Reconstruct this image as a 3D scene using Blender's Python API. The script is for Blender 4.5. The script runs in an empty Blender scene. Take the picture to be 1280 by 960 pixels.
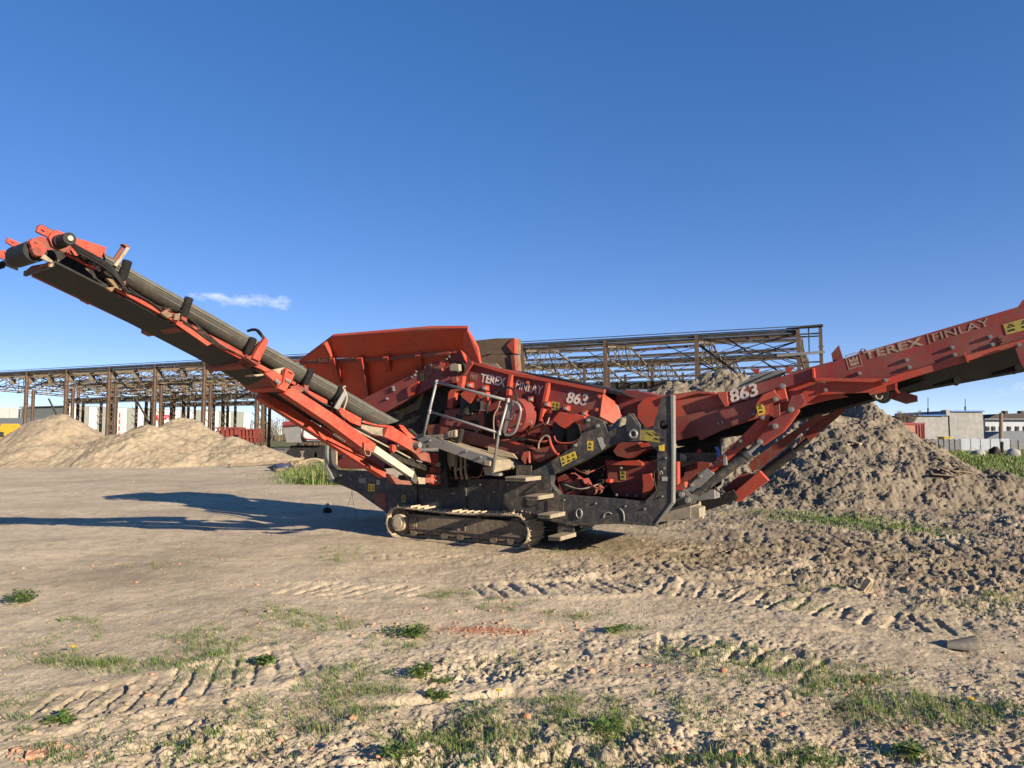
import bpy, bmesh, math, random
import numpy as np
from mathutils import Vector, Matrix
from mathutils.geometry import tessellate_polygon

random.seed(7); np.random.seed(7)
scene = bpy.context.scene
COL = scene.collection
R = math.radians

# ------------------------------------------------------------------ camera
FPX, CX, CY, HOR = 900.0, 640.0, 480.0, 543.0
CAM_H = 1.7
CLOUD = (3.6, 3.7, 4.0, 1)
PITCH = math.atan((HOR - CY) / FPX)
cam_data = bpy.data.cameras.new('camera')
cam_data.sensor_width = 36.0
cam_data.lens = FPX / 1280.0 * 36.0
cam_data.clip_start = 0.05; cam_data.clip_end = 6000
cam = bpy.data.objects.new('camera', cam_data); COL.objects.link(cam)
cam.location = (0, 0, CAM_H); cam.rotation_euler = (math.pi / 2 + PITCH, 0, 0)
scene.camera = cam

# ------------------------------------------------------------------ sky and sun
SUN_EL, SUN_AZ = R(18.0), R(42.0)      # azimuth measured from +x towards the viewer
sdir = Vector((math.cos(SUN_AZ) * math.cos(SUN_EL), -math.sin(SUN_AZ) * math.cos(SUN_EL), math.sin(SUN_EL)))
world = bpy.data.worlds.new('World'); scene.world = world; world.use_nodes = True
wn, wl = world.node_tree.nodes, world.node_tree.links
wn.clear()
wout = wn.new('ShaderNodeOutputWorld'); wbg = wn.new('ShaderNodeBackground')
sky = wn.new('ShaderNodeTexSky'); sky.sky_type = 'NISHITA'; sky.sun_disc = False
sky.sun_elevation = SUN_EL
sky.sun_rotation = math.atan2(sdir.x, sdir.y)
sky.altitude = 0; sky.air_density = 0.5; sky.dust_density = 0.0; sky.ozone_density = 2.0
wbg.inputs['Strength'].default_value = .122
wl.new(wbg.outputs[0], wout.inputs[0])
hs_ = wn.new('ShaderNodeHueSaturation'); hs_.inputs['Saturation'].default_value = 1.30; hs_.inputs['Hue'].default_value = .521
gm_ = wn.new('ShaderNodeGamma'); gm_.inputs['Gamma'].default_value = 0.64
wl.new(sky.outputs[0], hs_.inputs['Color']); wl.new(hs_.outputs[0], gm_.inputs['Color'])
# small fair-weather clouds: soft noise around a few directions of the sky
def wnode(op, a, b=None, clamp=False):
    q = wn.new('ShaderNodeMath'); q.operation = op; q.use_clamp = clamp
    for i, v in enumerate((a, b)):
        if v is None: continue
        if isinstance(v, (int, float)): q.inputs[i].default_value = v
        else: wl.new(v, q.inputs[i])
    return q.outputs[0]
wtc = wn.new('ShaderNodeTexCoord').outputs['Generated']
def wdot(vec):
    q = wn.new('ShaderNodeVectorMath'); q.operation = 'DOT_PRODUCT'; wl.new(wtc, q.inputs[0]); q.inputs[1].default_value = vec; return q.outputs['Value']
def skydir(px, py):
    cp = math.cos(PITCH); sp_ = math.sin(PITCH); x, y = (px - CX) / FPX, -(py - CY) / FPX
    return Vector((x, cp - y * sp_, sp_ + y * cp)).normalized()
wnz = wn.new('ShaderNodeTexNoise'); wnz.inputs['Scale'].default_value = 62; wnz.inputs['Detail'].default_value = 7; wnz.inputs['Roughness'].default_value = .62; wl.new(wtc, wnz.inputs['Vector'])
wmp = wn.new('ShaderNodeMapping'); wmp.inputs['Scale'].default_value = (1, 1, 1.9); wl.new(wtc, wmp.inputs['Vector']); wl.new(wmp.outputs[0], wnz.inputs['Vector'])
dens = None
for px, py, wx, wy, amp in ((272, 371, 34, 7, 1.0), (300, 376, 36, 7.5, 1.0), (335, 376, 30, 8, 1.05), (352, 382, 18, 7, .85), (1262, 488, 40, 10, .5), (1276, 480, 16, 9, .7)):
    f = skydir(px, py); e1 = f.cross(Vector((0, 0, 1))).normalized(); e2 = e1.cross(f)
    a = wnode('DIVIDE', wdot(e1), wx / FPX); b = wnode('DIVIDE', wdot(e2), wy / FPX)
    r2 = wnode('ADD', wnode('MULTIPLY', a, a), wnode('MULTIPLY', b, b))
    g = wnode('MULTIPLY', wnode('POWER', 2.71828, wnode('MULTIPLY', r2, -1.0)), wnode('GREATER_THAN', wdot(f), 0))
    g = wnode('MULTIPLY', g, amp); dens = g if dens is None else wnode('MAXIMUM', dens, g)
dn = wnode('SUBTRACT', wnode('ADD', dens, wnode('MULTIPLY', wnode('SUBTRACT', wnz.outputs['Fac'], .5), 2.2)), .45)
dn = wnode('MULTIPLY', wnode('MULTIPLY', dn, 1.1, True), wnode('MULTIPLY', dens, 1.6, True))
wmx = wn.new('ShaderNodeMix'); wmx.data_type = 'RGBA'; wl.new(wnode('MULTIPLY', dn, .62), wmx.inputs[0]); wl.new(gm_.outputs[0], wmx.inputs[6]); wmx.inputs[7].default_value = CLOUD
wl.new(wmx.outputs[2], wbg.inputs['Color'])
sun_data = bpy.data.lights.new('sun', 'SUN'); sun_data.energy = 4.6; sun_data.angle = R(0.53)
sun_data.color = (1.0, 0.865, 0.67)
sun = bpy.data.objects.new('sun', sun_data); COL.objects.link(sun)
sun.rotation_euler = (-sdir).to_track_quat('-Z', 'Y').to_euler(); sun.location = (20, -20, 20)
scene.view_settings.view_transform = 'Standard'
scene.view_settings.look = 'None'
scene.view_settings.exposure = 1.35
scene.view_settings.gamma = 1.0
scene.view_settings.use_curve_mapping = False

# ------------------------------------------------------------------ geometry helpers
CAM_ROT = cam.rotation_euler.to_matrix()
CAMP = Vector((0, 0, CAM_H))
def ray(px, py):
    return CAM_ROT @ Vector(((px - CX) / FPX, -(py - CY) / FPX, -1.0))
def G(px, py, z=0.0):                       # a point of level ground
    d = ray(px, py); t = (z - CAM_H) / d.z
    return CAMP + d * t
def W(px, py, Y):                           # a point at distance Y ahead
    d = ray(px, py)
    return CAMP + d * (Y / d.y)

class Frame:
    def __init__(s, o, ex):
        s.o = o; s.ex = ex.normalized(); s.ey = Vector((-s.ex.y, s.ex.x, 0)); s.ez = Vector((0, 0, 1))
        if s.ey.y < 0: s.ey = -s.ey
    def P(s, p, d=0.0):
        r = ray(p[0], p[1])
        t = ((s.o - CAMP).dot(s.ey) + d) / r.dot(s.ey)
        return CAMP + r * t
    def at(s, u, d, z):
        return s.o + s.ex * u + s.ey * d + s.ez * z
    def loc(s, p):
        q = p - s.o
        return q.dot(s.ex), q.dot(s.ey), q.z

# zoomed crops the outlines were read from: (x, y, scale)
ZM = dict(z1=(0, 260), z2=(220, 360), z3=(280, 400), z4=(480, 400), z5=(640, 450), z6=(820, 450), z7=(1000, 360), z8=(400, 540))
ZM = {k: (v[0], v[1], .21875) for k, v in ZM.items()}
for k, v in dict(d3=(400, 520), d4=(540, 430), d5=(520, 520), d6=(660, 480), d7=(900, 460), d8=(1120, 360), e1=(820, 540), e6=(620, 590)).items():
    ZM[k] = (v[0], v[1], .125)
ZM['d1'] = (0, 270, .09375); ZM['d2'] = (280, 440, .09375); ZM['px'] = (0, 0, 1.0)
def zz(k, pts):
    x, y, s = ZM[k]
    return [(x + s * a, y + s * b) for a, b in pts]
def z1p(k, a, b):
    x, y, s = ZM[k]; return (x + s * a, y + s * b)

class MB:
    def __init__(s): s.v = []; s.f = []
    def add(s, vs, fs):
        n = len(s.v); s.v += [tuple(v) for v in vs]; s.f += [tuple(i + n for i in f) for f in fs]; return s
    def prism(s, pts, off, holes=()):           # polygon(s) of 3D points pushed along a vector
        rings = [list(pts)] + [list(h) for h in holes]
        off = Vector(off)
        if holes:
            allp = [p for r in rings for p in r]; n = len(allp)
            tris = tessellate_polygon(rings)
            fs = [tuple(t) for t in tris] + [tuple(i + n for i in reversed(t)) for t in tris]
            k = 0
            for r in rings:
                m = len(r)
                for i in range(m):
                    j = (i + 1) % m; fs.append((k + i, k + j, k + j + n, k + i + n))
                k += m
            s.add(allp + [p + off for p in allp], fs)
        else:
            n = len(pts)
            fs = [tuple(range(n)), tuple(range(2 * n - 1, n - 1, -1))]
            fs += [(i, (i + 1) % n, (i + 1) % n + n, i + n) for i in range(n)]
            s.add(list(pts) + [Vector(p) + off for p in pts], fs)
        return s
    def plate(s, F, k, pts, d, th, holes=()):
        s.prism([F.P(p, d) for p in zz(k, pts)], F.ey * th, [[F.P(p, d) for p in h] for h in holes]); return s
    def box(s, c, ax, ay, az):
        c, ax, ay, az = Vector(c), Vector(ax), Vector(ay), Vector(az)
        vs = [c + ax * i + ay * j + az * k for i in (-.5, .5) for j in (-.5, .5) for k in (-.5, .5)]
        s.add(vs, [(0, 1, 3, 2), (4, 6, 7, 5), (0, 4, 5, 1), (2, 3, 7, 6), (0, 2, 6, 4), (1, 5, 7, 3)]); return s
    def beam(s, a, b, w, h, up=(0, 0, 1)):
        a, b = Vector(a), Vector(b); t = (b - a); x = t.normalized(); up = Vector(up)
        y = up.cross(x)
        if y.length < 1e-4: y = Vector((0, 1, 0)).cross(x)
        y.normalize(); z = x.cross(y)
        return s.box((a + b) / 2, t, y * w, z * h)
    def cyl(s, a, b, r, n=16, r2=None):
        a, b = Vector(a), Vector(b); r2 = r if r2 is None else r2
        x = (b - a).normalized(); y = x.orthogonal().normalized(); z = x.cross(y)
        vs = [];
        for c, rr in ((a, r), (b, r2)):
            vs += [c + (y * math.cos(2 * math.pi * i / n) + z * math.sin(2 * math.pi * i / n)) * rr for i in range(n)]
        fs = [(i, (i + 1) % n, (i + 1) % n + n, i + n) for i in range(n)] + [tuple(range(n - 1, -1, -1)), tuple(range(n, 2 * n))]
        s.add(vs, fs); return s
    def tube(s, pts, r, n=8, closed=False, sub=4):
        pts = [Vector(p) for p in pts]
        if sub > 1 and len(pts) > 2:                # catmull-rom
            q = []; m = len(pts)
            for i in range(m if closed else m - 1):
                p0 = pts[(i - 1) % m] if (closed or i > 0) else pts[0]
                p1 = pts[i]; p2 = pts[(i + 1) % m]
                p3 = pts[(i + 2) % m] if (closed or i + 2 < m) else p2
                for k in range(sub):
                    t = k / sub
                    q.append(.5 * ((2 * p1) + (p2 - p0) * t + (2 * p0 - 5 * p1 + 4 * p2 - p3) * t * t + (3 * p1 - p0 - 3 * p2 + p3) * t ** 3))
            if not closed: q.append(pts[-1])
            pts = q
        m = len(pts); vs = []; nrm = None
        for i, p in enumerate(pts):
            if closed: t = pts[(i + 1) % m] - pts[i - 1]
            else: t = pts[min(i + 1, m - 1)] - pts[max(i - 1, 0)]
            t.normalize()
            if nrm is None: nrm = t.orthogonal().normalized()
            nrm = (nrm - t * nrm.dot(t)).normalized(); b = t.cross(nrm)
            vs += [p + (nrm * math.cos(2 * math.pi * k / n) + b * math.sin(2 * math.pi * k / n)) * r for k in range(n)]
        fs = []
        for i in range(m if closed else m - 1):
            j = (i + 1) % m
            fs += [(i * n + k, i * n + (k + 1) % n, j * n + (k + 1) % n, j * n + k) for k in range(n)]
        if not closed: fs += [tuple(range(n - 1, -1, -1)), tuple(range((m - 1) * n, m * n))]
        s.add(vs, fs); return s
    def sweep(s, prof0, prof1):                    # strip between two rows of points, with caps
        n = len(prof0)
        s.add(list(prof0) + list(prof1), [(i, (i + 1) % n, (i + 1) % n + n, i + n) for i in range(n)] + [tuple(range(n - 1, -1, -1)), tuple(range(n, 2 * n))]); return s
    def mesh(s, name, mat, off=(0, 0, 0), smooth=False, recalc=True):
        me = bpy.data.meshes.new(name); off = Vector(off)
        me.from_pydata([(v[0] - off.x, v[1] - off.y, v[2] - off.z) for v in s.v], [], s.f)
        if recalc:
            bm = bmesh.new(); bm.from_mesh(me); bmesh.ops.recalc_face_normals(bm, faces=bm.faces); bm.to_mesh(me); bm.free()
        if smooth:
            me.polygons.foreach_set('use_smooth', [True] * len(me.polygons))
            if smooth != 'all': me.set_sharp_from_angle(angle=R(40))
        me.materials.append(mat); return me

ORI = {}
def tag(o, label=None, cat=None, group=None, kind=None):
    if label: o['label'] = label
    if cat: o['category'] = cat
    if group: o['group'] = group
    if kind: o['kind'] = kind
    return o
def empty(name, loc):
    o = bpy.data.objects.new(name, None); COL.objects.link(o); o.location = loc; ORI[o] = Vector(loc)
    o.empty_display_size = .2
    return o
def obj(name, mb, mat, parent=None, smooth=False, loc=None, recalc=True):
    off = ORI[parent] if parent is not None else Vector(loc if loc is not None else (0, 0, 0))
    o = bpy.data.objects.new(name, mb.mesh(name, mat, off, smooth, recalc)); COL.objects.link(o)
    if parent is not None: o.parent = parent
    else: o.location = off
    ORI[o] = off
    return o
def inst(name, me, M, parent):                   # shared mesh placed with a world matrix
    o = bpy.data.objects.new(name, me); COL.objects.link(o); o.parent = parent
    o.matrix_basis = Matrix.Translation(-ORI[parent]) @ M; ORI[o] = ORI[parent]
    return o
def basis(o, x, y, z):
    return Matrix(((x[0], y[0], z[0], o[0]), (x[1], y[1], z[1], o[1]), (x[2], y[2], z[2], o[2]), (0, 0, 0, 1)))

# ------------------------------------------------------------------ materials
def new_mat(name):
    m = bpy.data.materials.new(name); m.use_nodes = True
    n, l = m.node_tree.nodes, m.node_tree.links
    return m, n, l, n['Principled BSDF']
def noise(n, l, vec, scale, detail=6, rough=.6, dist=0.0):
    t = n.new('ShaderNodeTexNoise'); t.inputs['Scale'].default_value = scale; t.inputs['Detail'].default_value = detail
    t.inputs['Roughness'].default_value = rough; t.inputs['Distortion'].default_value = dist
    l.new(vec, t.inputs['Vector']); return t.outputs['Fac']
def ramp(n, l, fac, a, b, ca=(0, 0, 0, 1), cb=(1, 1, 1, 1)):
    r = n.new('ShaderNodeValToRGB'); r.color_ramp.elements[0].position = a; r.color_ramp.elements[1].position = b
    r.color_ramp.elements[0].color = ca; r.color_ramp.elements[1].color = cb
    l.new(fac, r.inputs['Fac']); return r.outputs['Color']
def mixc(n, l, fac, a, b):
    m = n.new('ShaderNodeMix'); m.data_type = 'RGBA'
    for sock, v in ((m.inputs[0], fac), (m.inputs[6], a), (m.inputs[7], b)):
        if hasattr(v, 'links') or hasattr(v, 'is_linked'): l.new(v, sock)
        elif isinstance(v, (int, float)): sock.default_value = v
        else: sock.default_value = (v[0], v[1], v[2], 1)
    return m.outputs[2]
def coords(n, kind='Object'):
    return n.new('ShaderNodeTexCoord').outputs[kind]
def bump(n, l, h, bs, strength, dist):
    b = n.new('ShaderNodeBump'); b.inputs['Strength'].default_value = strength; b.inputs['Distance'].default_value = dist
    l.new(h, b.inputs['Height']); l.new(b.outputs[0], bs.inputs['Normal'])
def worn(name, col, col2, dirt=(.28, .22, .15), amt=.45, rough=.5, sc=2.5, metal=0.0, fine=.25, bmp=.15, streak=True, chip=.75):
    m, n, l, bs = new_mat(name)
    c = coords(n)
    f1 = noise(n, l, c, sc, 5); f2 = noise(n, l, c, sc * 5, 8, .7, .4)
    base = mixc(n, l, ramp(n, l, f1, .35, .68), col, col2)
    d = ramp(n, l, f2, .66 - amt * .35, .80 - amt * .1)
    if streak:
        mp = n.new('ShaderNodeMapping'); mp.inputs['Scale'].default_value = (9, 9, 1.2); l.new(c, mp.inputs['Vector'])
        f3 = noise(n, l, mp.outputs[0], 2.2, 6, .65)
        st = ramp(n, l, f3, .5, .78)
        mm = n.new('ShaderNodeMath'); mm.operation = 'MULTIPLY_ADD'; mm.use_clamp = True
        l.new(st, mm.inputs[0]); mm.inputs[1].default_value = amt * .7; l.new(d, mm.inputs[2]); d = mm.outputs[0]
    base = mixc(n, l, d, base, dirt)
    if chip: base = mixc(n, l, ramp(n, l, noise(n, l, c, 26, 9, .8, .2), .575, .635, (0, 0, 0, 1), (chip, chip, chip, 1)), base, tuple(x * .35 + .012 for x in dirt))
    dz = noise(n, l, c, 1.1, 4, .6); base = mixc(n, l, ramp(n, l, dz, .52, .75, (0, 0, 0, 1), (amt * .5, amt * .5, amt * .5, 1)), base, (.20, .155, .11))
    l.new(base, bs.inputs['Base Color'])
    rr = n.new('ShaderNodeMapRange'); rr.inputs['To Min'].default_value = rough; rr.inputs['To Max'].default_value = min(1, rough + .35)
    l.new(d, rr.inputs['Value']); l.new(rr.outputs[0], bs.inputs['Roughness'])
    bs.inputs['Metallic'].default_value = metal; bs.inputs['Specular IOR Level'].default_value = .22
    bump(n, l, noise(n, l, c, 45, 6, .7), bs, bmp, .004)
    return m
def plain(name, col, rough=.6, metal=0.0):
    return worn(name, col, tuple(x * .8 for x in col), amt=.15, rough=rough, metal=metal, bmp=.08)

M_RED = worn('red_paint', (.43, .048, .026), (.33, .036, .024), dirt=(.15, .085, .055), amt=.62, rough=.6)
M_REDD = worn('red_paint_dirty', (.24, .034, .024), (.14, .026, .02), dirt=(.13, .09, .06), amt=.66, rough=.6)
M_FADE = worn('red_paint_faded', (.235, .036, .032), (.165, .027, .026), dirt=(.105, .062, .046), amt=.62, rough=.5)
M_HOP = worn('hopper_red_rusty', (.50, .055, .024), (.40, .055, .022), dirt=(.20, .08, .03), amt=.45, rough=.55)
M_GREY = worn('dark_grey_paint', (.032, .033, .036), (.043, .043, .045), dirt=(.145, .118, .085), amt=.50, rough=.55)
M_GREYD = worn('dark_grey_dusty', (.033, .031, .029), (.024, .024, .025), dirt=(.15, .12, .085), amt=.62, rough=.6)
M_DUST = worn('dusty_steel', (.30, .245, .175), (.22, .185, .135), dirt=(.14, .115, .085), amt=.5, rough=.75)
M_GALV = worn('galvanised_steel', (.24, .24, .235), (.19, .19, .185), dirt=(.30, .25, .18), amt=.35, rough=.45, metal=.4)
M_STEEL = worn('scuffed_steel', (.24, .24, .23), (.17, .17, .165), dirt=(.25, .21, .15), amt=.5, rough=.5, metal=.3)
M_BELT = worn('conveyor_rubber', (.088, .084, .072), (.064, .062, .054), dirt=(.125, .115, .092), amt=.45, rough=.8, sc=4)
M_BLACK = worn('black_rubber', (.012, .012, .0125), (.018, .0175, .017), dirt=(.055, .048, .038), amt=.3, rough=.6)
M_TRACK = worn('track_steel', (.26, .21, .145), (.36, .29, .20), dirt=(.46, .37, .26), amt=.75, rough=.8, sc=5)
M_TFRAME = worn('track_frame_muddy', (.085, .066, .047), (.12, .095, .066), dirt=(.22, .175, .12), amt=.6, rough=.8, sc=4)
M_WHITE = worn('white_paint', (.36, .34, .28), (.30, .28, .23), dirt=(.34, .29, .22), amt=.35, rough=.5)
M_LETTER = worn('worn_white_lettering', (.62, .58, .53), (.50, .44, .40), dirt=(.26, .10, .08), amt=.5, rough=.6, sc=9)
M_LETTER2 = worn('faded_cream_lettering', (.34, .28, .21), (.24, .17, .13), dirt=(.17, .07, .055), amt=.75, rough=.7, sc=9)
M_YEL = worn('yellow_sticker', (.62, .42, .03), (.50, .36, .06), dirt=(.20, .16, .06), amt=.3, rough=.5)
M_YELD = worn('faded_yellow_sticker', (.36, .29, .06), (.26, .2, .05), dirt=(.12, .09, .04), amt=.5, rough=.6)
M_MARK = plain('black_print', (.02, .02, .02))
M_BELT_SHADE = worn('shaded_belt_black', (.006, .0055, .005), (.009, .008, .0075), dirt=(.02, .017, .014), amt=.1, rough=.8)  # rubber darkened to carry the shade under the tail conveyor
M_RUST = worn('rusty_brown_sheet', (.15, .095, .058), (.10, .07, .047), dirt=(.22, .16, .10), amt=.5, rough=.8)
M_VOID = plain('black_steel_and_shade', (.016, .014, .013), .7)  # near-black parts; also fills gaps and openings with painted shade
# ------------------------------------------------------------------ numpy noise
PERM = np.random.RandomState(3).permutation(4096).astype(np.int64)
def _h(ix, iy, s):
    return PERM[(PERM[(ix + s * 131) & 4095] + iy * 7 + s) & 4095]
def pnoise(x, y, s=0):
    ix = np.floor(x).astype(np.int64); iy = np.floor(y).astype(np.int64); fx = x - ix; fy = y - iy
    ux = fx * fx * fx * (fx * (fx * 6 - 15) + 10); uy = fy * fy * fy * (fy * (fy * 6 - 15) + 10)
    def g(a, b):
        t = _h(ix + a, iy + b, s) * (2 * np.pi / 4096.0)
        return np.cos(t) * (fx - a) + np.sin(t) * (fy - b)
    a = g(0, 0) * (1 - ux) + g(1, 0) * ux; b = g(0, 1) * (1 - ux) + g(1, 1) * ux
    return (a * (1 - uy) + b * uy) * 1.5
def fbm(x, y, o=4, s=0, gain=.5):
    r = 0; a = 1; t = 0
    for i in range(o):
        r = r + a * pnoise(x * 2 ** i, y * 2 ** i, s + i); t += a; a *= gain
    return r / t
def cell(x, y, s=0, sharp=1.0):                # lumps: 1 at a lump's middle, 0 between lumps
    ix = np.floor(x).astype(np.int64); iy = np.floor(y).astype(np.int64); best = np.full(x.shape, 9.0); hh = np.zeros(x.shape)
    for a in (-1, 0, 1):
        for b in (-1, 0, 1):
            h1 = _h(ix + a, iy + b, s) / 4096.0; h2 = _h(ix + a, iy + b, s + 17) / 4096.0
            d = (ix + a + h1 - x) ** 2 + (iy + b + h2 - y) ** 2
            m = d < best; best = np.where(m, d, best); hh = np.where(m, _h(ix + a, iy + b, s + 31) / 4096.0, hh)
    return np.clip(1 - np.sqrt(best) * sharp, 0, 1) * (0.25 + .75 * hh)
def crumble(x, y, s=0):                          # broken earth: warped creases over several sizes
    wx = x + .10 * fbm(x * 4, y * 4, 3, 70 + s); wy = y + .10 * fbm(x * 4 + 3, y * 4 + 9, 3, 74 + s)
    h = .024 * pnoise(wx * 2.7, wy * 2.7, 80 + s) + .030 * np.abs(pnoise(wx * 5.6, wy * 5.6, 81 + s)) + .026 * np.abs(pnoise(wx * 11, wy * 11, 82 + s))
    h = h + .020 * np.abs(pnoise(wx * 21, wy * 21, 83 + s)) + .012 * np.abs(pnoise(wx * 40, wy * 40, 84 + s))
    return h + .022 * smooth01((cell(wx * 7, wy * 7, 85 + s, 1.1) - .25) / .25) * smooth01(pnoise(x * 1.3, y * 1.3, 88 + s) + .4)
def smooth01(t):
    t = np.clip(t, 0, 1); return t * t * (3 - 2 * t)

# soil fields given by where they lie on the ground (photo pixel of the middle, half sizes in metres)
def field(x, y, blobs):
    r = np.zeros(x.shape)
    for px, py, rx, ry, w in blobs:
        c = G(px, py)
        r += w * np.exp(-(((x - c.x) / rx) ** 2 + ((y - c.y) / ry) ** 2))
    return r
ROUGH = [(520, 940, 1.0, .45, .6), (700, 930, .9, .4, .45), (830, 950, .9, .35, .35), (330, 950, .8, .4, .3), (560, 835, .6, .3, .45),
         (620, 840, .6, .25, .45), (870, 815, 1.4, .35, .4), (1000, 950, 1.2, .3, .5), (1150, 960, .8, .3, .4), (1040, 700, 3.6, 1.6, .55), (1200, 740, 2.6, 1.4, .6),
         (980, 665, 4.0, 2.6, .45), (1150, 660, 4.5, 3.0, .6), (1290, 670, 5.0, 3.5, .7), (860, 720, 2.2, .9, .3), (1000, 625, 7.0, 4.5, .6),
         (1200, 620, 8.0, 5.0, .9), (700, 715, 2.6, .9, .25), (560, 800, 2.5, .8, .22), (200, 900, 2.0, .8, .30), (1250, 880, 1.5, .9, .3), (1000, 880, 2.0, .7, .25)]
DARK = [(620, 915, .9, .4, .38), (440, 890, .7, .35, .32), (1100, 905, 1.1, .4, .38), (870, 945, .8, .25, .32), (260, 935, .7, .25, .25), (900, 820, 1.2, .3, .3), (560, 840, .6, .3, .25), (1040, 690, 4.5, 2.5, .8), (1250, 700, 4, 3, .85), (1000, 630, 8, 5, .8), (1250, 630, 9, 6, .9), (60, 720, 2.0, .8, .4), (20, 880, 1.0, .4, .3), (330, 600, 5, 3, .35), (1150, 860, 2.0, 1.0, .25)]
REDS = [(50, 945, .22, .10, 1.0), (330, 790, .9, .35, .55), (560, 785, .6, .3, .5), (635, 790, .7, .2, .8), (390, 905, .35, .25, .6), (660, 770, .8, .25, .6), (260, 705, 2.0, .5, .25), (720, 700, 1.5, .4, .3),
        (480, 950, .3, .12, .6), (240, 735, 1.5, .4, .35), (90, 625, 3, 1.0, .3), (800, 835, .4, .15, .5), (1040, 850, .5, .2, .35), (1210, 945, .5, .2, .35), (880, 950, .3, .15, .35)]
TRK = [  # tyre tracks: centre line in the photo, half width, bar spacing, bar slant, depth
    ([(560, 742), (700, 737), (800, 732), (900, 742), (1000, 757), (1120, 776), (1290, 792)], .40, .21, .12, .034),
    ([(760, 706), (880, 708), (1000, 704), (1130, 714), (1290, 728)], .40, .22, .12, .032),
    ([(-20, 905), (120, 880), (330, 838), (420, 815)], .34, .15, -.45, .022),
    ([(300, 738), (400, 736), (480, 742), (560, 742)], .32, .22, -.5, .025),
    ([(780, 800), (860, 806), (960, 826), (1060, 850)], .30, .20, .1, .035),
    ([(440, 703), (520, 694), (640, 700)], .25, .20, -.4, .018),
    ([(800, 690), (950, 690), (1100, 700), (1300, 712)], .10, 9, 0, .05), ([(830, 655), (1000, 662), (1150, 672), (1300, 688)], .14, 9, 0, .06), ([(900, 720), (1050, 728), (1180, 745), (1300, 762)], .12, 9, 0, .05), ([(950, 780), (1100, 795), (1300, 830)], .08, 9, 0, .03), ([(420, 880), (640, 868), (760, 880)], .07, 9, 0, .03), ([(100, 690), (300, 700), (500, 690)], .12, 9, 0, .012), ([(-20, 640), (200, 660), (480, 672)], .2, 9, 0, .015),
    ([(850, 668), (980, 676), (1110, 680), (1280, 690)], .55, .30, .12, .045)]
TRKW = [([G(*p) for p in a], b, c, d, e) for a, b, c, d, e in TRK]
def tracks(X, Y):
    shp = X.shape; X = X.ravel(); Y = Y.ravel(); H = np.zeros(X.shape); IM = np.zeros(X.shape)
    for tr in TRKW:
        a = [p.x for p in tr[0]]; b = [p.y for p in tr[0]]; g = tr[1] + .5
        k = np.nonzero((X > min(a) - g) & (X < max(a) + g) & (Y > min(b) - g) & (Y < max(b) + g))[0]
        if len(k) == 0: continue
        h, im = one_track(X[k], Y[k], tr); H[k] += h; IM[k] = np.maximum(IM[k], im)
    return H.reshape(shp), IM.reshape(shp)
def one_track(x, y, tr):
    h = np.zeros(x.shape); im = np.zeros(x.shape)
    wob = .10 * fbm(x * 1.3, y * 1.3, 2, 61)
    for pts, hw, sp, sl, dep in (tr,):
        best = np.full(x.shape, 1e9); along = np.zeros(x.shape); side = np.zeros(x.shape); acc = 0
        for a, b in zip(pts[:-1], pts[1:]):
            dx, dy = b.x - a.x, b.y - a.y; L = math.hypot(dx, dy)
            t = np.clip(((x - a.x) * dx + (y - a.y) * dy) / L / L, 0, 1)
            ex = x - a.x - t * dx; ey = y - a.y - t * dy; d = np.hypot(ex, ey)
            sg = np.sign(dx * ey - dy * ex)
            m = d < best; best = np.where(m, d, best); along = np.where(m, acc + t * L, along); side = np.where(m, sg * d, side); acc += L
        s = side + wob
        inn = smooth01((hw - np.abs(s)) / .06)
        ends = smooth01(along / .5) * smooth01((acc - along) / .5)
        ph = (along + sl * s + .035 * fbm(x * 2.2, y * 2.2, 3, 77) + .012 * pnoise(x * 9, y * 9, 78)) / sp
        bars = smooth01((np.abs((ph % 1) - .5) - .09) / .09)
        keep = smooth01((fbm(x * .9 + 5, y * .9, 4, 91) + .40) / .4)
        im = np.maximum(im, ends * inn * keep)
        if sp > 5: h -= ends * inn * dep * (.8 + .6 * fbm(x * 3, y * 3, 2, 93)); bars = 0; dep = dep * .8; inn = inn * 0
        h += ends * inn * keep * dep * (bars * (.75 + 1.0 * fbm(x * 4, y * 4, 3, 79)) - .80 + .5 * fbm(x * 14, y * 14, 3, 83))
        rim = np.exp(-((np.abs(s) - hw - .06) / .07) ** 2)
        h += ends * rim * dep * .8 * (.4 + .6 * cell(x * 7, y * 7, 5))
    return h, im
MACH = G(640, 660)
def rough_at(x, y):
    r = np.clip(field(x, y, ROUGH) * (.55 + .9 * smooth01(fbm(x * .7, y * .7, 3, 21) + .5)), 0, 1.2)
    return r
def ground_h(x, y, fine=True):
    x = np.asarray(x, float); y = np.asarray(y, float)
    near = np.exp(-((y - 4) / 60.0) ** 2)
    r = rough_at(x, y)
    flat = 1 - .8 * np.exp(-(((x - MACH.x) / 4.2) ** 2 + ((y - MACH.y) / 3.0) ** 2))
    h = .06 * fbm(x / 3.2, y / 3.2, 3, 1) * flat + .22 * fbm(x / 22, y / 22, 2, 9) * smooth01((np.hypot(x, y - 4) - 12) / 20)
    h += .018 * fbm(x * 1.6, y * 1.6, 4, 4) * flat
    if fine:
        h += near * .009 * fbm(x * 7, y * 7, 4, 12, .6)
        tk, ti = tracks(x, y)
        h += near * r * flat * (1 - .55 * ti) * (1.25 * crumble(x, y) + .06 * fbm(x * 1.7, y * 1.7, 4, 40) - .03)
        h += near * (.30 + .5 * r) * (.013 * np.abs(pnoise(x * 17, y * 17, 14)) + .010 * np.abs(pnoise(x * 33, y * 33, 15)) + .006 * pnoise(x * 60, y * 60, 16)) * (.5 + smooth01(pnoise(x * .8, y * .8, 18) + .5))
        h += near * tk * flat
    return h
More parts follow.
